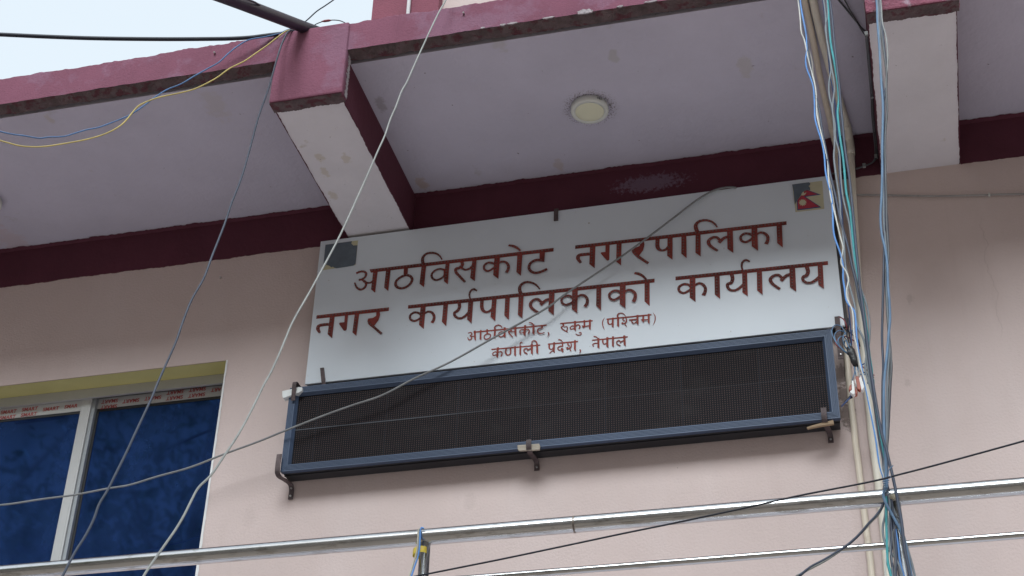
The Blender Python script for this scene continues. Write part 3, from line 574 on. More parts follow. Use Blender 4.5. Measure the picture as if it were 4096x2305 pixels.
# bulbs: the hundred nearest are pieces of their own, the rest one piece
def dome(mb, c, r):
    rings = []
    for el in (0, 40, 70):
        rings.append([mb.bm.verts.new((c[0] + r * math.cos(R_(el)) * math.cos(a), c[1] - r * 1.25 * math.sin(R_(el)), c[2] + r * math.cos(R_(el)) * math.sin(a))) for a in (2 * math.pi * k / 8 for k in range(8))])
    top = mb.bm.verts.new((c[0], c[1] - r * 1.25, c[2]))
    for A, B in zip(rings, rings[1:]):
        for k in range(8): mb.bm.faces.new((A[k], A[(k + 1) % 8], B[(k + 1) % 8], B[k])).smooth = True
    for k in range(8): mb.bm.faces.new((rings[-1][k], rings[-1][(k + 1) % 8], top)).smooth = True
bulbpts.sort(key=lambda q: (q[0] - Vector(CAM)).length)
proto = None; YB = YS - .0045
for b, par in bulbpts[:100]:
    if proto is None:
        mm = MB(); dome(mm, (0, 0, 0), .0037); proto = mm.build('bulb', M_bulb); o = proto
    else:
        o = proto.copy(); COL.objects.link(o)
    o.location = (b.x, YB, b.z); o.parent = par
mm = MB()
for b, par in bulbpts[100:]: dome(mm, (b.x, YB, b.z), .0037)
tag(mm.build('bulbs', M_bulb, sgn), kind='stuff')
# stickers
def flat(z, pts, lift, name, m_, par):
    P = [sp(z, *q) for q in pts]; return MB().poly([(p.x, YS - lift, p.z) for p in P]).build(name, m_, par)
M_glue = mat('yellowed_paper', (.48, .45, .30), .8, var=.1, scale=30); M_slate = mat('slate_sticker_back', (.10, .125, .155), .6, var=.15, scale=25); M_cream = mat('cream_paper', (.50, .47, .33), .75, var=.06, scale=20)
st = flat('A', [(330, 98), (750, 40), (717, 358), (296, 425)], .0010, 'sticker', M_glue, sgn); st['label'] = 'torn slate grey sticker with yellowed edges'
flat('A', [(330, 98), (672, 52), (664, 82), (690, 108), (743, 104), (719, 342), (692, 366), (600, 383), (470, 402), (440, 392), (425, 380), (405, 391), (385, 372), (340, 355), (325, 372), (300, 380)], .0020, 'torn_sheet', M_slate, st)
st = flat('F', [(500, 295), (1370, 175), (1430, 990), (595, 1085)], .0010, 'sticker', M_cream, sgn); st['label'] = 'peeling cream sticker with a red double pennant flag'
flat('F', [(940, 440), (1335, 580), (890, 645), (1350, 950), (645, 1038), (632, 760), (750, 620), (840, 490)], .0018, 'flag_border', mat('flag_blue', (.05, .07, .19), .6), st)
flat('F', [(935, 455), (1240, 572), (835, 630), (1280, 932), (668, 1008), (658, 745), (765, 610), (850, 492)], .0026, 'flag_field', mat('flag_red', (.36, .03, .055), .6, var=.15, scale=60), st)
flat('F', [(805 + (125 if k % 2 == 0 else 84) * math.cos(math.pi * k / 12 + .1), 815 + (108 if k % 2 == 0 else 72) * math.sin(math.pi * k / 12 + .1)) for k in range(24)], .0034, 'sun_emblem', M_cream, st)
flat('F', [(905, 505), (900, 550), (868, 590), (820, 610), (768, 608), (775, 560), (785, 525), (818, 492), (838, 520), (856, 548), (880, 540)], .0034, 'moon_emblem', M_cream, st)
flat('F', [(500, 295), (985, 228), (1025, 260), (1018, 310), (975, 340), (1018, 385), (1026, 460), (940, 445), (830, 490), (775, 555), (750, 612), (690, 690), (645, 750), (620, 800), (575, 880), (545, 510)], .0042, 'torn_sheet', M_slate, st)
# steel clips that hold the board
M_iron = mat('rusty_black_iron', (.085, .062, .064), .65, metal=.3, var=.35, scale=30, bump=.3, bscale=150)
def clip_(pt, pb, wd, nm='clip', d_=.004):
    a, b = onY(pt, YS - d_), onY(pb, YS - d_); MB().strap([a, b], (1, 0, 0), wd, .004).build(nm, M_iron, sgn)
a = onY(zp('G', 318, 620), YS); MB().strap([(a.x, -.01, a.z + .012), (a.x, YS - .004, a.z + .012), (a.x, YS - .005, a.z - .002), (a.x, YS - .005, a.z - .055)], (1, 0, 0), .020, .004).build('clip', M_iron, sgn)
MB().tube([(a.x + .026, -.02, a.z + .004), (a.x + .026, YS + .01, a.z + .004)], .008, 8).build('bolt', M_iron, sgn)
clip_(zp('K', 576, 102), zp('K', 592, 262), .018)
clip_(zp('L', 358, 210), zp('L', 395, 620), .021)
a = onY(zp('L', 394, 575), YS - .007); MB().lathe((0, 0, 0), [(.0045, 0), (.0045, .002), (.002, .003)], 10).build('screw', mat('zinc', (.6, .6, .6), .3, metal=.8), sgn).matrix_local = Matrix.Translation(a - sgn.location) @ Matrix.Rotation(R_(90), 4, 'X')

# ------------------------------------------------------------------ LED display
YL = -.105; LX0, LX1, LZ0, LZ1 = -2.4936, -.1335, 4.637, 5.050; FW = .036
led = thing('led_display', (-1.3, -.02, LZ0), 'long dark LED matrix display in a blue grey frame under the sign', 'display')
M_lf = mat('blue_grey_aluminium', (.045, .070, .125), .5, metal=.1, var=.15, scale=6, dirt=(.2, .22, .25), dscale=25, dthr=.68, damt=.4, stretch=(.4, 1, 1))
M_lh = mat('black_housing', (.022, .022, .026), .55, metal=.2, var=.2)
def rail(p0, p1, inward, name):
    """ridged extrusion from p0 to p1 along the outer edge; profile goes inward and back to the screen"""
    p0, p1, n = Vector(p0), Vector(p1), Vector(inward); t = (p1 - p0).normalized(); m_ = MB()
    prof = [(0, .022)]; x = 0
    prof += [(0, 0)]
    for k in range(4): prof += [(.004 + k * .006, 0), (.0052 + k * .006, .0016), (.0068 + k * .006, .0016), (.008 + k * .006, 0)]
    prof += [(.030, 0), (.040, .016), (.040, .024)]
    A = []; B = []
    for u, v in prof:
        A.append(m_.bm.verts.new(p0 + n * u + t * u + Vector((0, v, 0)))); B.append(m_.bm.verts.new(p1 + n * u - t * u + Vector((0, v, 0))))
    for i in range(len(A) - 1): m_.bm.faces.new((A[i], A[i + 1], B[i + 1], B[i]))
    return m_.build(name, M_lf, led)
rail((LX0, YL, LZ1), (LX1, YL, LZ1), (0, 0, -1), 'frame_rail'); rail((LX0, YL, LZ0), (LX1, YL, LZ0), (0, 0, 1), 'frame_rail')
rail((LX0, YL, LZ0), (LX0, YL, LZ1), (1, 0, 0), 'frame_rail'); rail((LX1, YL, LZ0), (LX1, YL, LZ1), (-1, 0, 0), 'frame_rail')
h = MB(); h.box(LX0 + .003, LX1 - .003, YL + .0225, -.064, LZ0 + .002, LZ1 - .002); h.box(LX0 + .006, LX1 - .006, -.060, -.010, LZ0 - .002, LZ1 - .004); h.box(LX0 + .004, LX1 - .004, -.066, -.058, LZ0 - .003, LZ0 + .01); h.build('housing', M_lh, led)
def led_mat():
    m = D.materials.new('led_matrix'); m.use_nodes = True; t = m.node_tree; L = t.links.new; b = t.nodes['Principled BSDF']; b.inputs['Roughness'].default_value = .7; b.inputs['Specular IOR Level'].default_value = .12
    tc = t.nodes.new('ShaderNodeTexCoord'); sx = t.nodes.new('ShaderNodeSeparateXYZ'); L(tc.outputs['Object'], sx.inputs[0])
    def cell(s_, off):
        return math_(t, 'SUBTRACT', math_(t, 'FRACT', math_(t, 'MULTIPLY', math_(t, 'ADD', s_, off), 100.0)), .5)
    cx, cz = cell(sx.outputs[0], 10.0), cell(sx.outputs[2], .003)
    rr = math_(t, 'SQRT', math_(t, 'ADD', math_(t, 'MULTIPLY', cx, cx), math_(t, 'MULTIPLY', cz, cz)))
    dot = smooth_(t, rr, .20, .30, 1, 0)
    lit_visor = smooth_(t, cz, -.50, -.36, 1, 0)  # bluish highlight along each visor, painted into the colour and raised as bump
    c1 = t.nodes.new('ShaderNodeMixRGB'); c1.inputs[1].default_value = (.007, .007, .009, 1); c1.inputs[2].default_value = (.082, .058, .053, 1); L(dot, c1.inputs[0])
    c2 = t.nodes.new('ShaderNodeMixRGB'); c2.inputs[2].default_value = (.032, .042, .058, 1); L(c1.outputs[0], c2.inputs[1]); L(math_(t, 'MULTIPLY', lit_visor, .8), c2.inputs[0])
    # module seams with grey dust
    mz = smooth_(t, math_(t, 'ABSOLUTE', math_(t, 'SUBTRACT', sx.outputs[2], 4.8435)), .0008, .0035, 1, 0)
    mxs = math_(t, 'ABSOLUTE', math_(t, 'SUBTRACT', math_(t, 'FRACT', math_(t, 'MULTIPLY', math_(t, 'ADD', sx.outputs[0], 11.80), 3.125)), .5)); mxv = smooth_(t, mxs, .003, .007, 1, 0)
    dust = math_(t, 'MULTIPLY', mz, smooth_(t, sx.outputs[0], -2.0, -1.4, .55, .08))
    c3 = t.nodes.new('ShaderNodeMixRGB'); L(c2.outputs[0], c3.inputs[1]); L(dust, c3.inputs[0]); c3.inputs[2].default_value = (.16, .18, .20, 1)
    c4 = t.nodes.new('ShaderNodeMixRGB'); L(c3.outputs[0], c4.inputs[1]); L(math_(t, 'MULTIPLY', mxv, .3), c4.inputs[0]); c4.inputs[2].default_value = (.035, .045, .06, 1)
    c5 = t.nodes.new('ShaderNodeMixRGB'); L(c4.outputs[0], c5.inputs[1]); c5.inputs[2].default_value = (.035, .033, .033, 1); L(math_(t, 'MULTIPLY', smooth_(t, noise_(t, 4, 6, (1, 1, 2)), .5, .75), .45), c5.inputs[0])
    # every module has aged a little differently
    mi = math_(t, 'FLOOR', math_(t, 'ADD', math_(t, 'MULTIPLY', math_(t, 'ADD', sx.outputs[0], 11.80), 3.125), .5)); mj = math_(t, 'FLOOR', math_(t, 'MULTIPLY', math_(t, 'SUBTRACT', sx.outputs[2], 4.8435), 6.0))
    wn = t.nodes.new('ShaderNodeTexWhiteNoise'); wn.noise_dimensions = '2D'; cv = t.nodes.new('ShaderNodeCombineXYZ'); L(mi, cv.inputs[0]); L(mj, cv.inputs[1]); L(cv.outputs[0], wn.inputs['Vector'])
    rmp = t.nodes.new('ShaderNodeValToRGB'); rmp.color_ramp.elements[0].color = (.86, .82, .84, 1); rmp.color_ramp.elements[1].color = (1.08, 1.06, 1.1, 1); L(wn.outputs['Value'], rmp.inputs[0])
    c6 = t.nodes.new('ShaderNodeMixRGB'); c6.blend_type = 'MULTIPLY'; c6.inputs[0].default_value = 1; L(c5.outputs[0], c6.inputs[1]); L(rmp.outputs[0], c6.inputs[2])
    L(c6.outputs[0], b.inputs['Base Color'])
    bp = t.nodes.new('ShaderNodeBump'); bp.inputs['Strength'].default_value = .8; bp.inputs['Distance'].default_value = .004; L(math_(t, 'ADD', dot, lit_visor), bp.inputs['Height']); L(bp.outputs[0], b.inputs['Normal'])
    return m
MB().box(LX0 + .038, LX1 - .038, YL + .0175, YL + .0195, LZ0 + .038, LZ1 - .038).build('screen', led_mat(), led)
# iron straps under and over the cabinet, wedges of wood
M_wood = mat('weathered_wood', (.33, .29, .24), .85, var=.35, scale=14, bump=.5, bscale=60, stretch=(.25, 3, 6))
def hook(xf, xb, top, low, wd=.022):
    """strap from the wall under the cabinet, out to the front and up its face"""
    P = [(xb, -.006, low), (xb, -.006, LZ0 - .035), (xb * .9 + xf * .1, -.016, LZ0 - .019), ((xf + xb) / 2, -.06, LZ0 - .018), (xf * .9 + xb * .1, YL + .008, LZ0 - .020), (xf, YL - .013, LZ0 - .011), (xf, YL - .0185, LZ0 + .008), (xf, YL - .016, top)]
    o = MB().strap(spline(P, 4), (1, 0, 0), wd, .0045).build('strap', M_iron, led)
    for zz in (low + .014, low + .05):
        mm = MB(); mm.tube([(xb, -.008, zz), (xb, -.0135, zz)], .0042, 8); mm.build('screw', mat('zinc', (.6, .6, .6), .3, metal=.8), o)
q = onY(zp('P', 962, 350), YL - .014); qb = onY(zp('P', 1145, 1060), -.006); hook(q.x, qb.x, q.z, qb.z)
q = onY(zp('L', 226, 1095), YL - .014); qb = onY(zp('L', 300, 1430), -.006); hook(q.x, qb.x, q.z, qb.z)
q = onY(zp('K', 165, 940), YL - .014); qb = onY(zp('K', 270, 1372), -.006); hook(q.x, qb.x, q.z, qb.z)
qt = onY(zp('K', 312, 275), YL - .02); qb = onY(zp('K', 298, 420), YL - .006); MB().strap(spline([(qt.x, -.03, LZ1 + .012), (qt.x, YL - .02, LZ1 + .014), (qt.x, YL - .026, LZ1 + .002), (qb.x, YL - .008, qb.z)], 4), (1, 0, 0), .018, .004).build('strap', M_iron, led)
def slab(zone, pts, Y, th, nm, m_, lab, cat):
    P = [onY(zp(zone, *p), Y) for p in pts]; o = MB().prism([(p.x, Y, p.z) for p in P], (0, th, 0)).build(nm, m_, bevel=.0015); return tag(o, lab, cat)
slab('P', [(692, 468), (1195, 432), (1218, 480), (1205, 578), (735, 600), (700, 570)], YL - .011, .010, 'wood_wedge', M_wood, 'greyed wood wedge under the middle strap of the display', 'wood block')
slab('L', [(62, 1280), (110, 1262), (322, 1207), (328, 1248), (230, 1262), (72, 1293)], YL - .006, .012, 'wood_wedge', mat('fresh_wood', (.27, .19, .12), .85, var=.3, scale=14, stretch=(.25, 3, 6)), 'splintered brown wood wedge under the right strap of the display', 'wood block')
pk = slab('K', [(190, 325), (280, 305), (350, 285), (384, 290), (382, 322), (350, 340), (198, 395), (190, 375)], YL - .012, .03, 'packing_block', mat('white_styrene', (.68, .70, .70), .6, var=.05), 'white plastic packing piece clamped on the top left display corner', 'packing piece')

# ------------------------------------------------------------------ pipes
M_pvc = mat('aged_cream_pvc', (.62, .58, .50), .5, var=.10, scale=4, dirt=(.36, .28, .2), dscale=10, dthr=.66, damt=.4)
M_pvc2 = mat('brown_tinted_pvc', (.58, .51, .42), .5, var=.12, scale=4, dirt=(.3, .22, .15), dscale=10, dthr=.64, damt=.4)
def pipe(soff, wall, r, label, m_):
    A = [onZ(p, ZS - r - .001) for p in soff]; A = [p for p in A if p.y < -.03]; B = [onY(p, -r - .0065) for p in wall]
    root = thing('drain_pipe', (B[-1].x, B[-1].y, 0), label, 'pipe', 'cream pipes beside the sign')
    A0 = A[0] + (A[0] - A[1]).normalized() * .0; A0 = Vector((A[0].x, -1.0, A[0].z))
    end = Vector((B[-1].x, B[-1].y, 2.81)); cor = Vector(((A[-1].x + B[0].x) / 2, B[0].y, A[-1].z))
    a_in = A[-1].lerp(cor, .35); 
    MB().tube(spline([A0] + A, 5), r, 16).build('pipe_run', m_, root)
    MB().tube(spline(B + [end], 5), r, 16).build('pipe_run', m_, root)
    c1 = Vector((A[-1].x, min(A[-1].y, -.045), A[-1].z)); c2 = B[0]
    q = [c1.lerp(cor, t / 8).lerp(cor.lerp(c2, t / 8), t / 8) for t in range(9)]
    e0 = c1 + (A[-2] - A[-1]).normalized() * .03; e1 = B[0] + (B[1] - B[0]).normalized() * .03
    MB().tube([e0] + q + [e1], r + .0018, 16).build('elbow', m_, root)
pipe(zl('M', (141, 0), (205, 300), (262, 600), (305, 800), (352, 1000), (372, 1090)), zl('M', (412, 1240), (416, 1450)) + zl('L', (418, 60), (432, 300), (455, 620), (480, 900), (500, 1100), (525, 1300)) + zl('N', (318, 60), (345, 250), (375, 500), (405, 750), (440, 1030), (470, 1250), (490, 1450)), .0128, 'thinner cream pipe running from the eave down close to the sign edge', M_pvc2)
pipe(zl('M', (212, 0), (270, 260), (345, 540), (420, 800), (470, 960), (500, 1070)), zl('M', (526, 1240), (532, 1450)) + zl('L', (575, 60), (597, 300), (622, 560), (650, 900), (678, 1150)) + zl('N', (495, 0), (530, 250), (562, 500), (592, 750), (615, 950), (640, 1200), (662, 1450)), .0162, 'thicker cream pipe on the wall, right of the thinner pipe', M_pvc)

# ------------------------------------------------------------------ railing
M_steel = mat('stainless_steel', (.58, .59, .60), .20, metal=1.0, var=.12, scale=14, stretch=(.25, 1, 1), dirt=(.30, .29, .27), dscale=34, dthr=.55, damt=.6)
YR = -1.30
ra = thing('balcony_railing', (-1.2, YR, 2.80), 'polished steel balcony railing in front of the wall, one thick and one thin rail', 'railing')
def rail_z(p0, p1, off): a, b = onY(p0, YR), onY(p1, YR); return (a.z + b.z) / 2
zt_ = rail_z((0, 2266 + 27), (4096, 1916 + 31), 0); zl_ = rail_z((2696, 2237 + 11), (4096, 2131 + 12), 0)
MB().tube([(x, YR, zt_) for x in xgrid(-7, 4.5, 60)], .0268, 28).build('top_rail', M_steel, ra)
lr = onY(zp('O', 700, 1100), YR).x; rr_ = onY(zp('N', 742, 800), YR).x
MB().tube([(x, YR, zl_) for x in xgrid(-7, 4.5, 60)], .0112, 16).build('lower_rail', M_steel, ra)
for xx in (lr - 1.95 * 2, lr - 1.95, lr, rr_, rr_ + 1.95): MB().tube([(xx, YR, 2.80), (xx, YR, zt_ - .018)], .0178, 20).build('post', M_steel, ra)
wd_ = MB()
for k in range(26):
    a = 2 * math.pi * k / 26
q = onY(zp('N', 705, 625), YR - .024); 
bmw = MB(); bmw.lathe((0, 0, 0), [(.002, 0), (.012, .001), (.009, .006), (.003, .007)], 9); o = bmw.build('weld_blob', mat('weld_putty', (.45, .40, .30), .9, var=.3, bump=.6), ra)
o.matrix_local = Matrix.Translation(q - ra.location) @ Matrix.Rotation(R_(90), 4, 'X')
# rough weld of the joined rail
q = onY(zp('f', 1838, 1075), YR); MB().tube([(q.x - .003, YR, zt_), (q.x + .003, YR, zt_)], .0275, 28, False).build('weld_seam', mat('burnt_weld', (.2, .17, .15), .5, metal=.7, var=.5, scale=60), ra)

# ------------------------------------------------------------------ cables
def wmat(name, col, rough=.55, var=.18, scale=14): return mat('cable_' + name, col, rough, var=var, scale=scale, spec=.4, dirt=tuple(min(1, c * .55 + .05) for c in col), dscale=22, dthr=.6, damt=.5)
C_blue = wmat('bright_blue', (.10, .26, .60)); C_lblue = wmat('light_blue', (.115, .20, .32)); C_slate = wmat('slate_blue', (.046, .058, .092)); C_grey = wmat('grey', (.175, .20, .225)); C_white = wmat('white', (.56, .56, .53))
C_teal = wmat('teal', (.05, .33, .36)); C_dark = wmat('black', (.011, .013, .024)); C_navy = wmat('navy', (.05, .09, .24)); C_yel = wmat('yellow', (.48, .38, .12)); C_ggrey = wmat('warm_grey', (.26, .27, .27)); C_dgrey = wmat('dark_grey', (.10, .105, .115)); C_maroon = wmat('dark_red', (.22, .04, .05)); C_tan = wmat('tan', (.45, .42, .34))
def wire(pts, d0, d1, r, m_, label, cat='cable', group=None, name='cable', pre=None, post=None, n=5, ext=False):
    """path of photo points, depth running from plane d0 at the first to d1 at the last"""
    cum = [0]
    for a, b in zip(pts, pts[1:]): cum.append(cum[-1] + math.hypot(a[0] - b[0], a[1] - b[1]))
    P = [onY(p, (np.interp(p[0], *d0) if isinstance(d0, tuple) else d0 + (d1 - d0) * c / cum[-1])) for p, c in zip(pts, cum)]
    if ext: P = [P[0] + (P[0] - P[1]).normalized() * .8] + P
    if pre: P = [Vector(q) for q in pre(P[0])] + P
    if post: P = P + [Vector(q) for q in post(P[-1])]
    return tag(MB().tube(spline(P, n), r, 8).build(name, m_), label, cat, group)
GL = 'cables hanging beside the sign'
TOP = lambda p: [(p.x - .02, -1.06, 7.1), (p.x - .01, -1.08, 6.7)]
def down(p): return [(p.x + .01, p.y - .02, 3.3), (p.x, p.y - .02, 2.9)]
def hang(pts, r, m_, lab, d0=-1.085, d1=-1.36, post=down): wire(pts, d0, d1, r, m_, lab, group=GL, pre=TOP, post=post)
hang(zl('M', (105, 0), (112, 60), (130, 160), (150, 260), (158, 340), (160, 420), (150, 500), (160, 570), (195, 660), (215, 730), (222, 820), (225, 900), (228, 980), (250, 1070), (285, 1180), (305, 1290), (318, 1440)) + zl('h', (1160, 60), (1168, 180), (1178, 330), (1225, 470), (1245, 560), (1245, 650), (1255, 720), (1275, 830), (1325, 890), (1338, 970), (1345, 1080), (1360, 1200), (1385, 1330), (1408, 1440)) + zl('N', (530, 10), (545, 120), (565, 260), (590, 360), (615, 430), (640, 520), (655, 600), (690, 760), (720, 880), (745, 1010), (765, 1130), (785, 1300), (825, 1450)), .0031, C_blue, 'bright blue wavy cable, leftmost strand of the bundle beside the sign')
hang(zl('M', (88, 0), (105, 150), (115, 270), (140, 335), (170, 480), (200, 600), (230, 720), (240, 850), (245, 960), (285, 1130), (310, 1230), (335, 1350), (338, 1440)) + zl('h', (1155, 60), (1190, 200), (1225, 350), (1245, 430), (1230, 540), (1265, 600), (1285, 660), (1270, 740), (1275, 800), (1310, 880), (1320, 950), (1325, 1060), (1345, 1150), (1370, 1290), (1402, 1400)) + zl('N', (545, 20), (570, 200), (590, 330), (620, 440), (630, 540), (640, 700), (650, 900), (665, 1050), (660, 1120), (640, 1250), (632, 1450)), .0028, C_white, 'white wavy cable twisting around the bright blue one beside the sign')
hang(zl('M', (95, 30), (125, 200), (155, 290), (165, 370), (205, 520), (210, 600), (235, 750), (250, 900), (265, 1010), (300, 1160), (325, 1290), (345, 1440)) + zl('h', (1170, 60), (1200, 240), (1240, 400), (1255, 520), (1280, 640), (1278, 720), (1292, 840), (1322, 905)) + zl('L', (515, 260), (530, 430), (545, 520), (562, 620), (572, 700), (575, 800)), .0027, C_white, 'white cable ending at the white and red connectors', -1.08, -.34, lambda p: [])
hang(zl('M', (100, 40), (130, 200), (160, 350), (185, 510), (205, 650), (235, 800), (265, 920), (290, 1100), (320, 1260), (352, 1440)) + zl('h', (1185, 30), (1225, 220), (1280, 420), (1310, 560), (1340, 680), (1365, 820), (1385, 900), (1415, 1100), (1440, 1300), (1458, 1440)) + zl('N', (570, 20), (600, 180), (620, 300), (640, 430), (650, 560), (680, 750), (690, 900), (700, 1050), (690, 1200), (720, 1450)), .0043, C_slate, 'slate blue cable crossing the white ones in the left bundle')
hang(zl('M', (300, 0), (312, 90), (318, 200), (325, 320), (350, 480), (362, 580), (345, 680), (345, 780), (370, 900), (385, 1040), (390, 1200), (385, 1300), (400, 1440)) + zl('h', (1222, 100), (1225, 180), (1245, 330), (1255, 450), (1262, 560), (1290, 700), (1330, 850), (1350, 1000), (1395, 1100), (1420, 1250), (1440, 1400)) + zl('N', (590, 0), (605, 150), (610, 300), (625, 430), (640, 560), (630, 800), (605, 930), (615, 1060), (650, 1150), (720, 1240), (775, 1340), (810, 1450)), .0036, C_grey, 'pale grey cable left of the teal one, bowing out over the pipe')
hang(zl('M', (325, 0), (330, 140), (314, 230), (340, 400), (365, 560), (390, 720), (380, 820), (374, 920), (395, 1040), (398, 1150), (430, 1270), (440, 1440)) + zl('h', (1245, 60), (1290, 250), (1310, 420), (1330, 560), (1360, 690), (1395, 780), (1425, 880), (1440, 1000), (1435, 1130), (1415, 1230), (1410, 1330), (1440, 1440)) + zl('N', (600, 20), (620, 200), (635, 430), (640, 560), (690, 680), (735, 800), (775, 900), (820, 1020), (850, 1120), (900, 1290), (940, 1450)), .0034, C_grey, 'pale grey cable that swings out right of the teal one below the eave')
hang(zl('M', (332, 0), (345, 200), (360, 370), (385, 500), (405, 620), (420, 740), (425, 840), (415, 930), (425, 1050), (440, 1170), (460, 1300), (473, 1430)) + zl('h', (1268, 20), (1295, 150), (1315, 350), (1330, 500), (1355, 640), (1380, 770), (1400, 900), (1420, 1050), (1435, 1200), (1455, 1330), (1460, 1390)) + zl('L', (705, 820), (712, 950), (725, 1080), (745, 1200)) + zl('N', (600, 100), (620, 250), (640, 430), (640, 600), (645, 1000), (650, 1150), (655, 1300), (690, 1450)), .0042, C_teal, 'teal twisted rope like cable in the left bundle')
hang(zl('M', (350, 0), (370, 150), (385, 330), (400, 470), (415, 600), (430, 720), (440, 860), (455, 1010), (470, 1180), (490, 1330), (508, 1440)) + zl('h', (1302, 20), (1320, 200), (1340, 420), (1355, 560), (1370, 720), (1385, 830), (1415, 1060), (1440, 1270), (1463, 1420)) + zl('N', (600, 0), (640, 120), (665, 230), (690, 330), (715, 440), (740, 560), (770, 720), (800, 880), (820, 1060), (840, 1200), (870, 1350), (890, 1450)), .0046, C_slate, 'thick slate blue cable that passes right of the tie over the railing', -1.10, -1.42)
hang(zl('M', (300, 60), (320, 260), (345, 540), (352, 620), (375, 740), (395, 880), (405, 1000), (420, 1200), (430, 1430)) + zl('h', (1232, 80), (1245, 300), (1260, 480), (1270, 640), (1280, 800), (1285, 880)) + zl('L', (478, 200), (490, 330), (500, 480)), .0025, C_navy, 'thin navy cable ending in the taped loops beside the display', -1.06, -.30, lambda p: [])
GR = 'cables hanging right of the pipes'
def hang2(pts, r, m_, lab, d1=-1.36, post=down): wire(pts, -1.10, d1, r, m_, lab, group=GR, pre=TOP, post=post)
hang2(zl('M', (737, 0), (745, 180), (760, 380), (770, 560), (778, 700), (790, 860), (790, 1000), (785, 1200), (785, 1430)) + zl('h', (1528, 40), (1520, 200), (1530, 330), (1555, 440), (1570, 560), (1575, 700), (1585, 830), (1590, 950), (1580, 1060), (1570, 1180), (1555, 1320), (1546, 1440)) + zl('N', (620, 10), (630, 180), (640, 330), (636, 430), (645, 520), (610, 580), (625, 660), (680, 770), (730, 860), (780, 950), (830, 1080)), .0042, C_lblue, 'light blue cable, leftmost of the right hand bundle under the eave')
hang2(zl('M', (758, 20), (757, 200), (770, 480), (790, 740), (800, 900), (795, 1100), (790, 1300), (795, 1430)) + zl('h', (1548, 60), (1550, 300), (1545, 500), (1540, 700), (1535, 900), (1531, 1100), (1540, 1300), (1535, 1440)) + zl('N', (610, 20), (640, 200), (650, 300), (640, 430), (655, 520), (680, 580), (700, 700), (720, 900), (740, 1100), (745, 1300), (740, 1450)), .0040, C_slate, 'slate cable hanging straight at the left side of the right hand bundle')
hang2(zl('M', (772, 10), (785, 180), (815, 300), (828, 420), (828, 560), (815, 700), (820, 830), (825, 960), (810, 1120), (805, 1300), (810, 1430)) + zl('h', (1555, 20), (1560, 200), (1570, 350), (1565, 450), (1555, 600), (1560, 750), (1570, 900), (1580, 1060), (1590, 1250), (1590, 1400)) + zl('N', (650, 0), (640, 180), (630, 300), (625, 430), (630, 540), (620, 640), (602, 712), (560, 800), (480, 885), (400, 975), (300, 1070), (240, 1118), (130, 1205), (0, 1290), (-150, 1370), (-300, 1450)), .0036, C_ggrey, 'grey cable leaving the tie to lower left under the railing', -1.36, lambda p: [])
hang2(zl('M', (768, 30), (775, 150), (788, 260), (802, 400), (818, 560), (822, 680), (800, 820), (792, 950), (800, 1100), (797, 1300), (802, 1430)) + zl('h', (1560, 100), (1572, 300), (1576, 450), (1562, 650), (1566, 800), (1577, 1000), (1592, 1200), (1600, 1300), (1592, 1440)) + zl('N', (655, 10), (645, 120), (635, 300), (640, 430), (612, 560), (605, 705), (545, 805), (452, 905), (372, 1000), (252, 1112), (130, 1195), (0, 1275), (-150, 1355), (-270, 1450)), .0042, C_slate, 'dark slate cable bending away left below the top rail', -1.36, lambda p: [])
hang2(zl('M', (745, 10), (752, 150), (765, 300), (775, 500), (785, 700), (795, 880), (792, 1050), (790, 1250), (790, 1430)) + zl('h', (1540, 60), (1545, 250), (1560, 420), (1572, 600), (1568, 760), (1572, 900), (1585, 1100), (1580, 1250), (1570, 1400)) + zl('N', (640, 10), (628, 160), (622, 300), (630, 430), (650, 540), (672, 640), (680, 800), (665, 950), (680, 1150), (700, 1300), (710, 1450)), .0038, C_grey, 'blue grey cable in the middle of the right hand bundle')
hang2(zl('M', (762, 10), (770, 200), (785, 330), (805, 480), (822, 620), (820, 760), (826, 900), (815, 1050), (808, 1200), (812, 1430)) + zl('h', (1562, 60), (1566, 260), (1578, 500), (1560, 620), (1568, 820), (1578, 1020), (1594, 1180), (1598, 1340), (1588, 1440)) + zl('N', (652, 30), (648, 150), (640, 260), (645, 430), (648, 560), (665, 640), (700, 720), (740, 830), (770, 840), (785, 860), (740, 940), (710, 1000), (720, 1150), (735, 1300), (730, 1450)), .0038, C_dgrey, 'dark grey cable at the right side of the right hand bundle')
# binding wire round the bundle at the railing
tie = []
for k in range(34):
    a = k * .9; q = onY(zp('N', 635 + 38 * math.cos(a) * (1 - k / 60), 425 + k * 3.2), -1.37 - .03 * math.sin(a)); tie.append(q)
tie = [onY(zp('N', 712, 292), -1.40), onY(zp('N', 700, 305), -1.40), onY(zp('N', 668, 340), -1.40), onY(zp('N', 662, 400), -1.40), onY(zp('N', 690, 415), -1.43), onY(zp('N', 660, 420), -1.39)] + tie
tag(MB().tube(spline(tie, 4), .0016, 6).build('binding_wire', C_lblue), 'thin blue wire wound around the cable bundle above the top rail', 'wire')
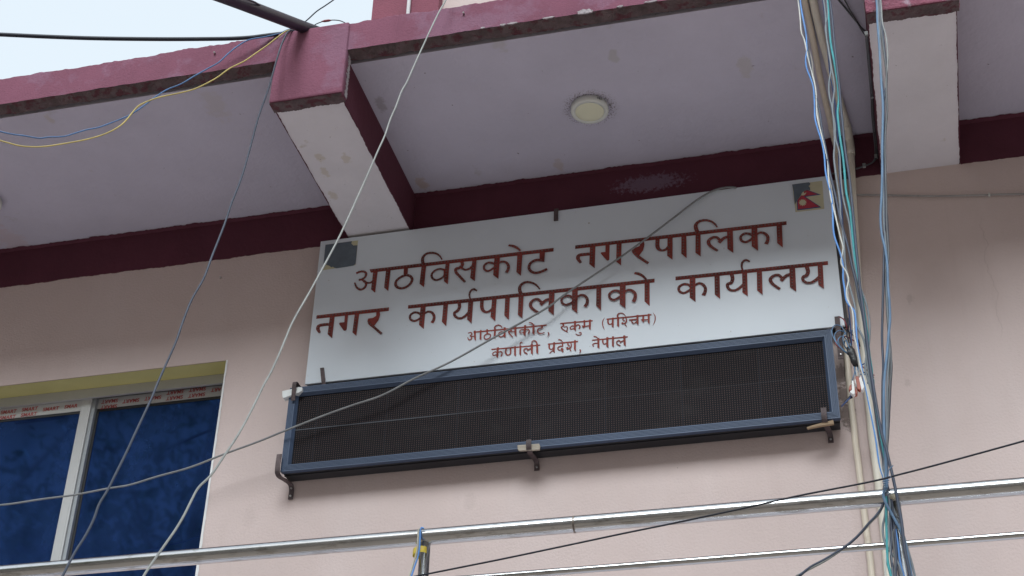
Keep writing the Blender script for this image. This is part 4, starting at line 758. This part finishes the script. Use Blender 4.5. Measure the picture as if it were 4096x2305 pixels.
# left hand cables
wire(zl('a', (2135, 225), (2085, 300), (2040, 430), (1980, 640), (1900, 870), (1830, 1130), (1780, 1300), (1727, 1440)) + zl('d', (1700, 110), (1650, 260), (1560, 490), (1500, 650), (1410, 810), (1350, 960), (1290, 1130), (1210, 1310), (1155, 1435)) + zl('e', (1120, 130), (1060, 260), (985, 420), (930, 540), (860, 680), (790, 820), (730, 920), (690, 1030), (630, 1150), (560, 1260), (500, 1370), (460, 1450)), -1.062, -2.0, .0039, wmat('grey_blue', (.055, .066, .096)), 'grey blue cable slanting from the eave down across the window', pre=lambda p: [(p.x + .03, -.98, 6.30)], post=lambda p: [(p.x - .25, p.y - .25, 2.2)])
wire(zl('b', (890, 0), (850, 70), (800, 170), (735, 310), (680, 430), (640, 520), (600, 610), (565, 670), (520, 790), (480, 880), (440, 1000), (390, 1110), (330, 1250), (245, 1440)) + zl('d', (2500, 340), (2400, 530), (2280, 750), (2150, 980), (2100, 1100), (2050, 1220), (1990, 1350), (1940, 1440)) + zl('e', (1900, 130), (1820, 290), (1740, 430), (1660, 550), (1550, 710), (1460, 800), (1410, 890), (1350, 1010), (1290, 1110), (1220, 1210), (1150, 1310), (1060, 1445)), -1.10, -2.25, .0034, wmat('pale_grey', (.31, .32, .31)), 'pale grey cable slanting over the eave past the left edge of the sign', pre=lambda p: [(p.x + .25, -1.0, 7.3)], post=lambda p: [(p.x - .25, p.y - .25, 2.2)])
wire(zl('I', (2940, 751), (2875, 756), (2807, 788), (2696, 871), (2559, 974), (2465, 1041), (2250, 1185), (2194, 1228), (1977, 1350), (1800, 1449), (1653, 1517), (1528, 1582), (1409, 1622), (1300, 1661), (1141, 1723), (1033, 1767), (891, 1819), (761, 1870), (625, 1908), (516, 1941), (435, 1954), (304, 1979), (163, 1998), (0, 2021)), ((0, 500, 900, 1141, 1500, 2000, 2500, 2800, 2940), (-.18, -.14, -.12, -.138, -.145, -.125, -.10, -.072, -.063)), 0, .0044, wmat('mid_grey', (.20, .205, .21)), 'grey cable strung diagonally across the sign and the display', pre=lambda p: [(p.x + .01, -.02, p.z + .004)], post=lambda p: [(p.x - .6, p.y - .15, p.z - .04)])
wire(zl('a', (2140, 215), (2060, 245), (1960, 270), (1830, 295), (1750, 340), (1680, 395), (1610, 460), (1530, 505), (1440, 555), (1330, 620), (1230, 660), (1150, 710), (1070, 770), (1000, 820), (940, 855), (830, 900), (720, 940), (640, 955), (540, 985), (470, 1005), (360, 1010), (290, 1018), (180, 1000), (100, 990), (0, 968)), -1.05, -1.5, .0029, wmat('mid_blue', (.07, .16, .34)), 'thin blue wire drooping from the eave to the left edge', pre=lambda p: [(p.x + .05, -.98, 6.30)], post=lambda p: [(p.x - .5, p.y - .1, p.z + .2)])
wire(zl('a', (2130, 222), (2050, 270), (1960, 340), (1880, 395), (1800, 450), (1690, 505), (1600, 570), (1510, 620), (1420, 660), (1300, 690), (1180, 715), (1090, 745), (1020, 780), (970, 835), (930, 885), (880, 930), (810, 970), (720, 1005), (600, 1035), (460, 1060), (340, 1078), (250, 1082), (150, 1075), (60, 1052), (0, 1035)), -1.056, -1.55, .0029, C_yel, 'thin yellow wire drooping beside the blue wire under the eave', pre=lambda p: [(p.x + .05, -.98, 6.30)], post=lambda p: [(p.x - .5, p.y - .1, p.z + .2)])
hp = thing('service_pipe', (-2.3, -1.0, 6.3), 'thick black plastic pipe rising from the eave edge over the street', 'pipe')
P = [onY(zp('a', 2340, 240), -.97), onY(zp('a', 2240, 203), -1.05), onY(zp('a', 2000, 112), -1.3), onY(zp('a', 1705, 0), -1.6), onY(zp('a', 1400, -112), -1.95)]
MB().tube(spline(P, 6), .0265, 20).build('pipe_body', mat('black_polyethylene', (.011, .014, .026), .38, var=.2), hp)
MB().tube(spline([p + Vector((0, -.018, -.0196)) for p in P], 6), .0024, 6).build('stripe', mat('pale_stripe', (.5, .5, .5), .5), hp)
wire(zl('a', (0, 255), (350, 271), (700, 283), (1200, 289), (1500, 288), (1700, 285), (1850, 276), (1960, 262), (2100, 245), (2250, 225)), -1.45, -1.0, .0088, C_dark, 'thick black cable running level from the left to the eave', ext=True)
wire(zl('a', (2240, 165), (2270, 140), (2330, 85), (2390, 45), (2455, 0), (2520, -50)), -1.0, -1.2, .0029, C_slate, 'thin dark wire rising to the right from the black pipe end')
wire(zl('a', (1780, -20), (1830, 0), (1880, 20), (1920, 45), (1975, 68)), -1.7, -1.3, .0040, C_dark, 'short black cable lying along the top of the thick black pipe')
wj = thing('spliced_wire', tuple(onY(zp('a', 2310, 190), -1.0)), 'short black wire with a red taped splice on the eave top', 'wire')
MB().tube(spline([onY(q, -1.0) for q in zl('a', (2300, 200), (2320, 182), (2380, 158), (2440, 149), (2500, 153), (2545, 172), (2590, 195))], 5), .0022, 6).build('wire_run', C_dark, wj); MB().tube([onY(q, -1.0) for q in zl('a', (2365, 160), (2390, 156), (2420, 152), (2440, 150))], [.002, .0055, .0055, .002], 8).build('taped_splice', C_maroon, wj)
wire(zl('g', (2600, 448), (2576, 455), (1900, 640), (1610, 715), (1535, 735), (1400, 765), (900, 862), (560, 940), (0, 1060)) + zl('f', (2200, 1135), (1800, 1220), (1300, 1325), (1000, 1385), (700, 1445), (500, 1485)), -1.44, -1.36, .0030, C_dark, 'thin black cable running diagonally in front of the railing', ext=True)
# cables fixed under the eave by the second beam, and along the wall
def beamcable(pts, lab, r=.0036):
    A = [onZ(q, ZS - .006) for q in zl('M', *pts)]
    run = [onX(q, B2[0] - .0052) for q in zl('M', (664, 312), (680, 480), (694, 660), (705, 800), (712, 960), (724, 1080))]
    run = [Vector((q.x, max(-.95, min(-.02, q.y)), min(ZS - .01, max(ZB + .02, q.z)))) for q in run]
    tail = [onY(q, -.0125) for q in zl('M', (738, 1240), (738, 1300), (712, 1342), (640, 1375), (560, 1400), (450, 1425), (370, 1440))]
    root = thing('wall_cable', tuple(tail[-1]), lab, 'cable', 'dark cables clipped along the second beam'); off = Vector((0, 0, 0)) if r > .003 else Vector((-.007, -.003, -.006))
    MB().tube([p + off for p in spline(A + run + tail, 5)], r, 7).build('cable_run', C_dgrey, root)
    for q in ([run[3], tail[1], tail[3]] if r > .003 else [run[0]]): MB().box(q.x - .009, q.x + .004, q.y - .008, q.y + .004, q.z - .009, q.z + .009).build('cable_clip', C_ggrey, root)
beamcable([(405, -20), (530, 130), (640, 262)], 'thicker dark cable clipped along the left side of the right beam')
beamcable([(480, -20), (560, 130), (645, 272)], 'thinner dark cable running alongside on the left side of the right beam', .0028)
sc = thing('wall_cable', tuple(onY(zp('h', 1340, 35), -.01)), 'grey cable fixed level across the wall right of the pipes', 'cable')
MB().tube(spline([onY(q, -.0095) for q in zl('h', (1190, 30), (1340, 35), (1500, 38), (1700, 42), (1900, 45), (2100, 43), (2320, 36), (2576, 30), (2800, 24), (3400, 10))], 5), .0040, 8).build('cable_run', wmat('aged_grey', (.30, .29, .28)), sc)
q = onY(zp('h', 2320, 36), -.0095); MB().box(q.x - .004, q.x + .004, -.0165, -.004, q.z - .009, q.z + .008).build('cable_clip', C_white, sc, bevel=.002)
# two wires tied to the left railing post
wire(zl('O', (692, 545), (650, 530), (627, 580), (619, 700), (612, 850), (600, 960), (575, 1090), (520, 1250), (455, 1450), (380, 1650)), YR - .03, YR - .045, .0029, C_blue, 'bright blue wire looped over the top rail at the left post', group='wires taped to the railing post')
wire(zl('O', (620, 545), (592, 575), (582, 700), (573, 850), (563, 960), (530, 1090), (480, 1250), (415, 1450), (340, 1650)), YR - .03, YR - .045, .0029, C_tan, 'tan wire beside the blue one at the left post', group='wires taped to the railing post')
tp = MB(); c0 = onY(zp('O', 665, 1015), YR); rings = []
for zz in (-.0105, .0105):
    rings.append([tp.bm.verts.new((c0.x - .005 + .0235 * math.cos(a), YR - .008 + .0255 * math.sin(a), c0.z + zz + .003 * math.cos(a))) for a in (2 * math.pi * k / 24 for k in range(24))])
for k in range(24): tp.bm.faces.new((rings[0][k], rings[0][(k + 1) % 24], rings[1][(k + 1) % 24], rings[1][k])).smooth = True
tag(tp.build('tape_wrap', mat('yellow_tape', (.62, .47, .05), .35, var=.2, scale=60, dirt=(.5, .36, .2), dscale=60, dthr=.55)), 'yellow tape wrapped around the left railing post', 'tape')

# ------------------------------------------------------------------ taped loops and connectors beside the display
lp = thing('wire_tangle', tuple(onY(zp('L', 510, 600), -.2)), 'tangle of looped blue wires bound with black tape beside the display', 'wire tangle')
def lw(pts, m_, r=.0024, Y0=-.20): MB().tube(spline([onY(q, Y0 - .03 * math.sin(i * .8)) for i, q in enumerate(zl('L', *pts))], 6), r, 6).build('wire_loop', m_, lp)
lw([(470, 580), (410, 530), (350, 460), (315, 390), (310, 335), (345, 292), (390, 300), (430, 350), (460, 420), (495, 500)], C_lblue)
lw([(475, 570), (400, 520), (348, 450), (335, 390), (370, 347), (420, 355), (455, 400), (480, 470), (505, 530)], C_lblue)
lw([(480, 560), (430, 490), (415, 430), (430, 380), (480, 350), (505, 345), (500, 380), (490, 440), (510, 530)], C_blue if False else C_lblue)
lw([(460, 560), (380, 510), (345, 475), (360, 440), (400, 405), (450, 405), (500, 430), (560, 470), (575, 520)], C_maroon)
lw([(470, 575), (390, 500), (368, 450), (380, 415), (420, 402), (450, 440), (480, 520)], C_lblue)
lw([(378, 214), (420, 235), (445, 285), (455, 335)], C_maroon); lw([(385, 212), (440, 250), (462, 300), (470, 350), (500, 500)], C_dark)
lw([(440, 335), (500, 380), (560, 430), (580, 500)], C_dark); lw([(425, 480), (440, 440), (470, 500), (500, 560)], C_lblue)
MB().tube(spline([onY(q, -.215) for q in zl('L', (462, 225), (470, 270), (458, 340), (455, 400), (480, 470))], 5), [.0035] * 6 + [.0045] * 6 + [.003] * 9, 8).build('taped_joint', C_dark, lp)
MB().tube([onY(q, -.215) for q in zl('L', (478, 505), (492, 545), (510, 590), (525, 635), (545, 680))], [.011, .017, .0145, .015, .013], 12).build('tape_sleeve', mat('black_tape', (.025, .025, .028), .45, var=.3, scale=70, bump=.4, bscale=90), lp)
lw([(455, 560), (470, 545), (490, 550)], C_grey, .003, -.235)
for pts, m_ in (([(530, 660), (525, 710), (540, 760), (545, 800)], C_lblue), ([(540, 670), (560, 720), (590, 770), (640, 770), (690, 780)], C_lblue), ([(545, 650), (600, 690), (650, 730), (720, 780)], C_maroon), ([(525, 670), (530, 740), (515, 800), (500, 850)], C_lblue), ([(540, 640), (590, 680), (640, 660), (660, 700), (655, 860)], C_navy), ([(535, 660), (548, 720), (550, 790)], C_white), ([(550, 660), (580, 730), (640, 760), (715, 800)], C_dark), ([(490, 960), (480, 1000), (440, 1040), (400, 1080)], C_navy)): lw(pts, m_)
MB().tube(spline([onY(q, -.19) for q in zl('L', (505, 985), (480, 995), (440, 1035), (402, 1078))], 4), [.0065] * 4 + [.0055] * 5 + [.003] * 4, 8).build('taped_joint', C_dark, lp)
M_cw = mat('white_plastic', (.72, .73, .73), .4, var=.03); M_cr = mat('red_plastic', (.30, .05, .022), .4, var=.1)
def conn(wpts, rpts, Y, lab):
    a = onY(zp('L', *wpts[0]), Y); root = thing('wire_connector', tuple(a), lab, 'connector', 'white and red connectors on the cables')
    P = [onY(zp('L', *q), Y) for q in wpts]; MB().prism([(p.x, Y, p.z) for p in P], (0, .026, 0)).build('body', M_cw, root, bevel=.0015)
    P = [onY(zp('L', *q), Y - .003) for q in rpts]; MB().prism([(p.x, Y - .003, p.z) for p in P], (0, .022, 0)).build('cover', M_cr, root, bevel=.0015)
conn([(566, 786), (590, 786), (622, 885), (604, 920), (585, 915)], [(537, 790), (566, 785), (592, 905), (578, 920), (552, 905)], -.235, 'upper white and red connector hanging beside the right display edge')
conn([(500, 826), (518, 828), (532, 945), (516, 965), (482, 940), (484, 920), (500, 915)], [(478, 880), (496, 860), (500, 912), (486, 925), (470, 915)], -.245, 'lower white and red connector with black taped lead')
conn([(525, 822), (540, 812), (556, 880), (546, 892)], [(536, 885), (555, 930), (552, 955), (522, 970), (520, 955), (530, 930)], -.225, 'small red connector tucked behind the other two')
# small screws left in the plaster
M_zn = mat('zinc', (.6, .6, .6), .3, metal=.8)
for p, Y, lab in ((zp('a', 1583, 396), YF, 'rusty bolt stub sticking out of the left part of the rose fascia'), (zp('b', 1022, 104), YF, 'white rawl plug in the middle part of the rose fascia'), (zp('d', 1625, 648), 0, 'screw head in the pink wall between window and sign')):
    q = onY(p, Y); tag(MB().tube([(q.x, Y + .004, q.z), (q.x, Y - .008, q.z), (q.x + .002, Y - .014, q.z - .002)], [.005, .005, .003], 8).build('screw', M_zn), lab, 'screw')
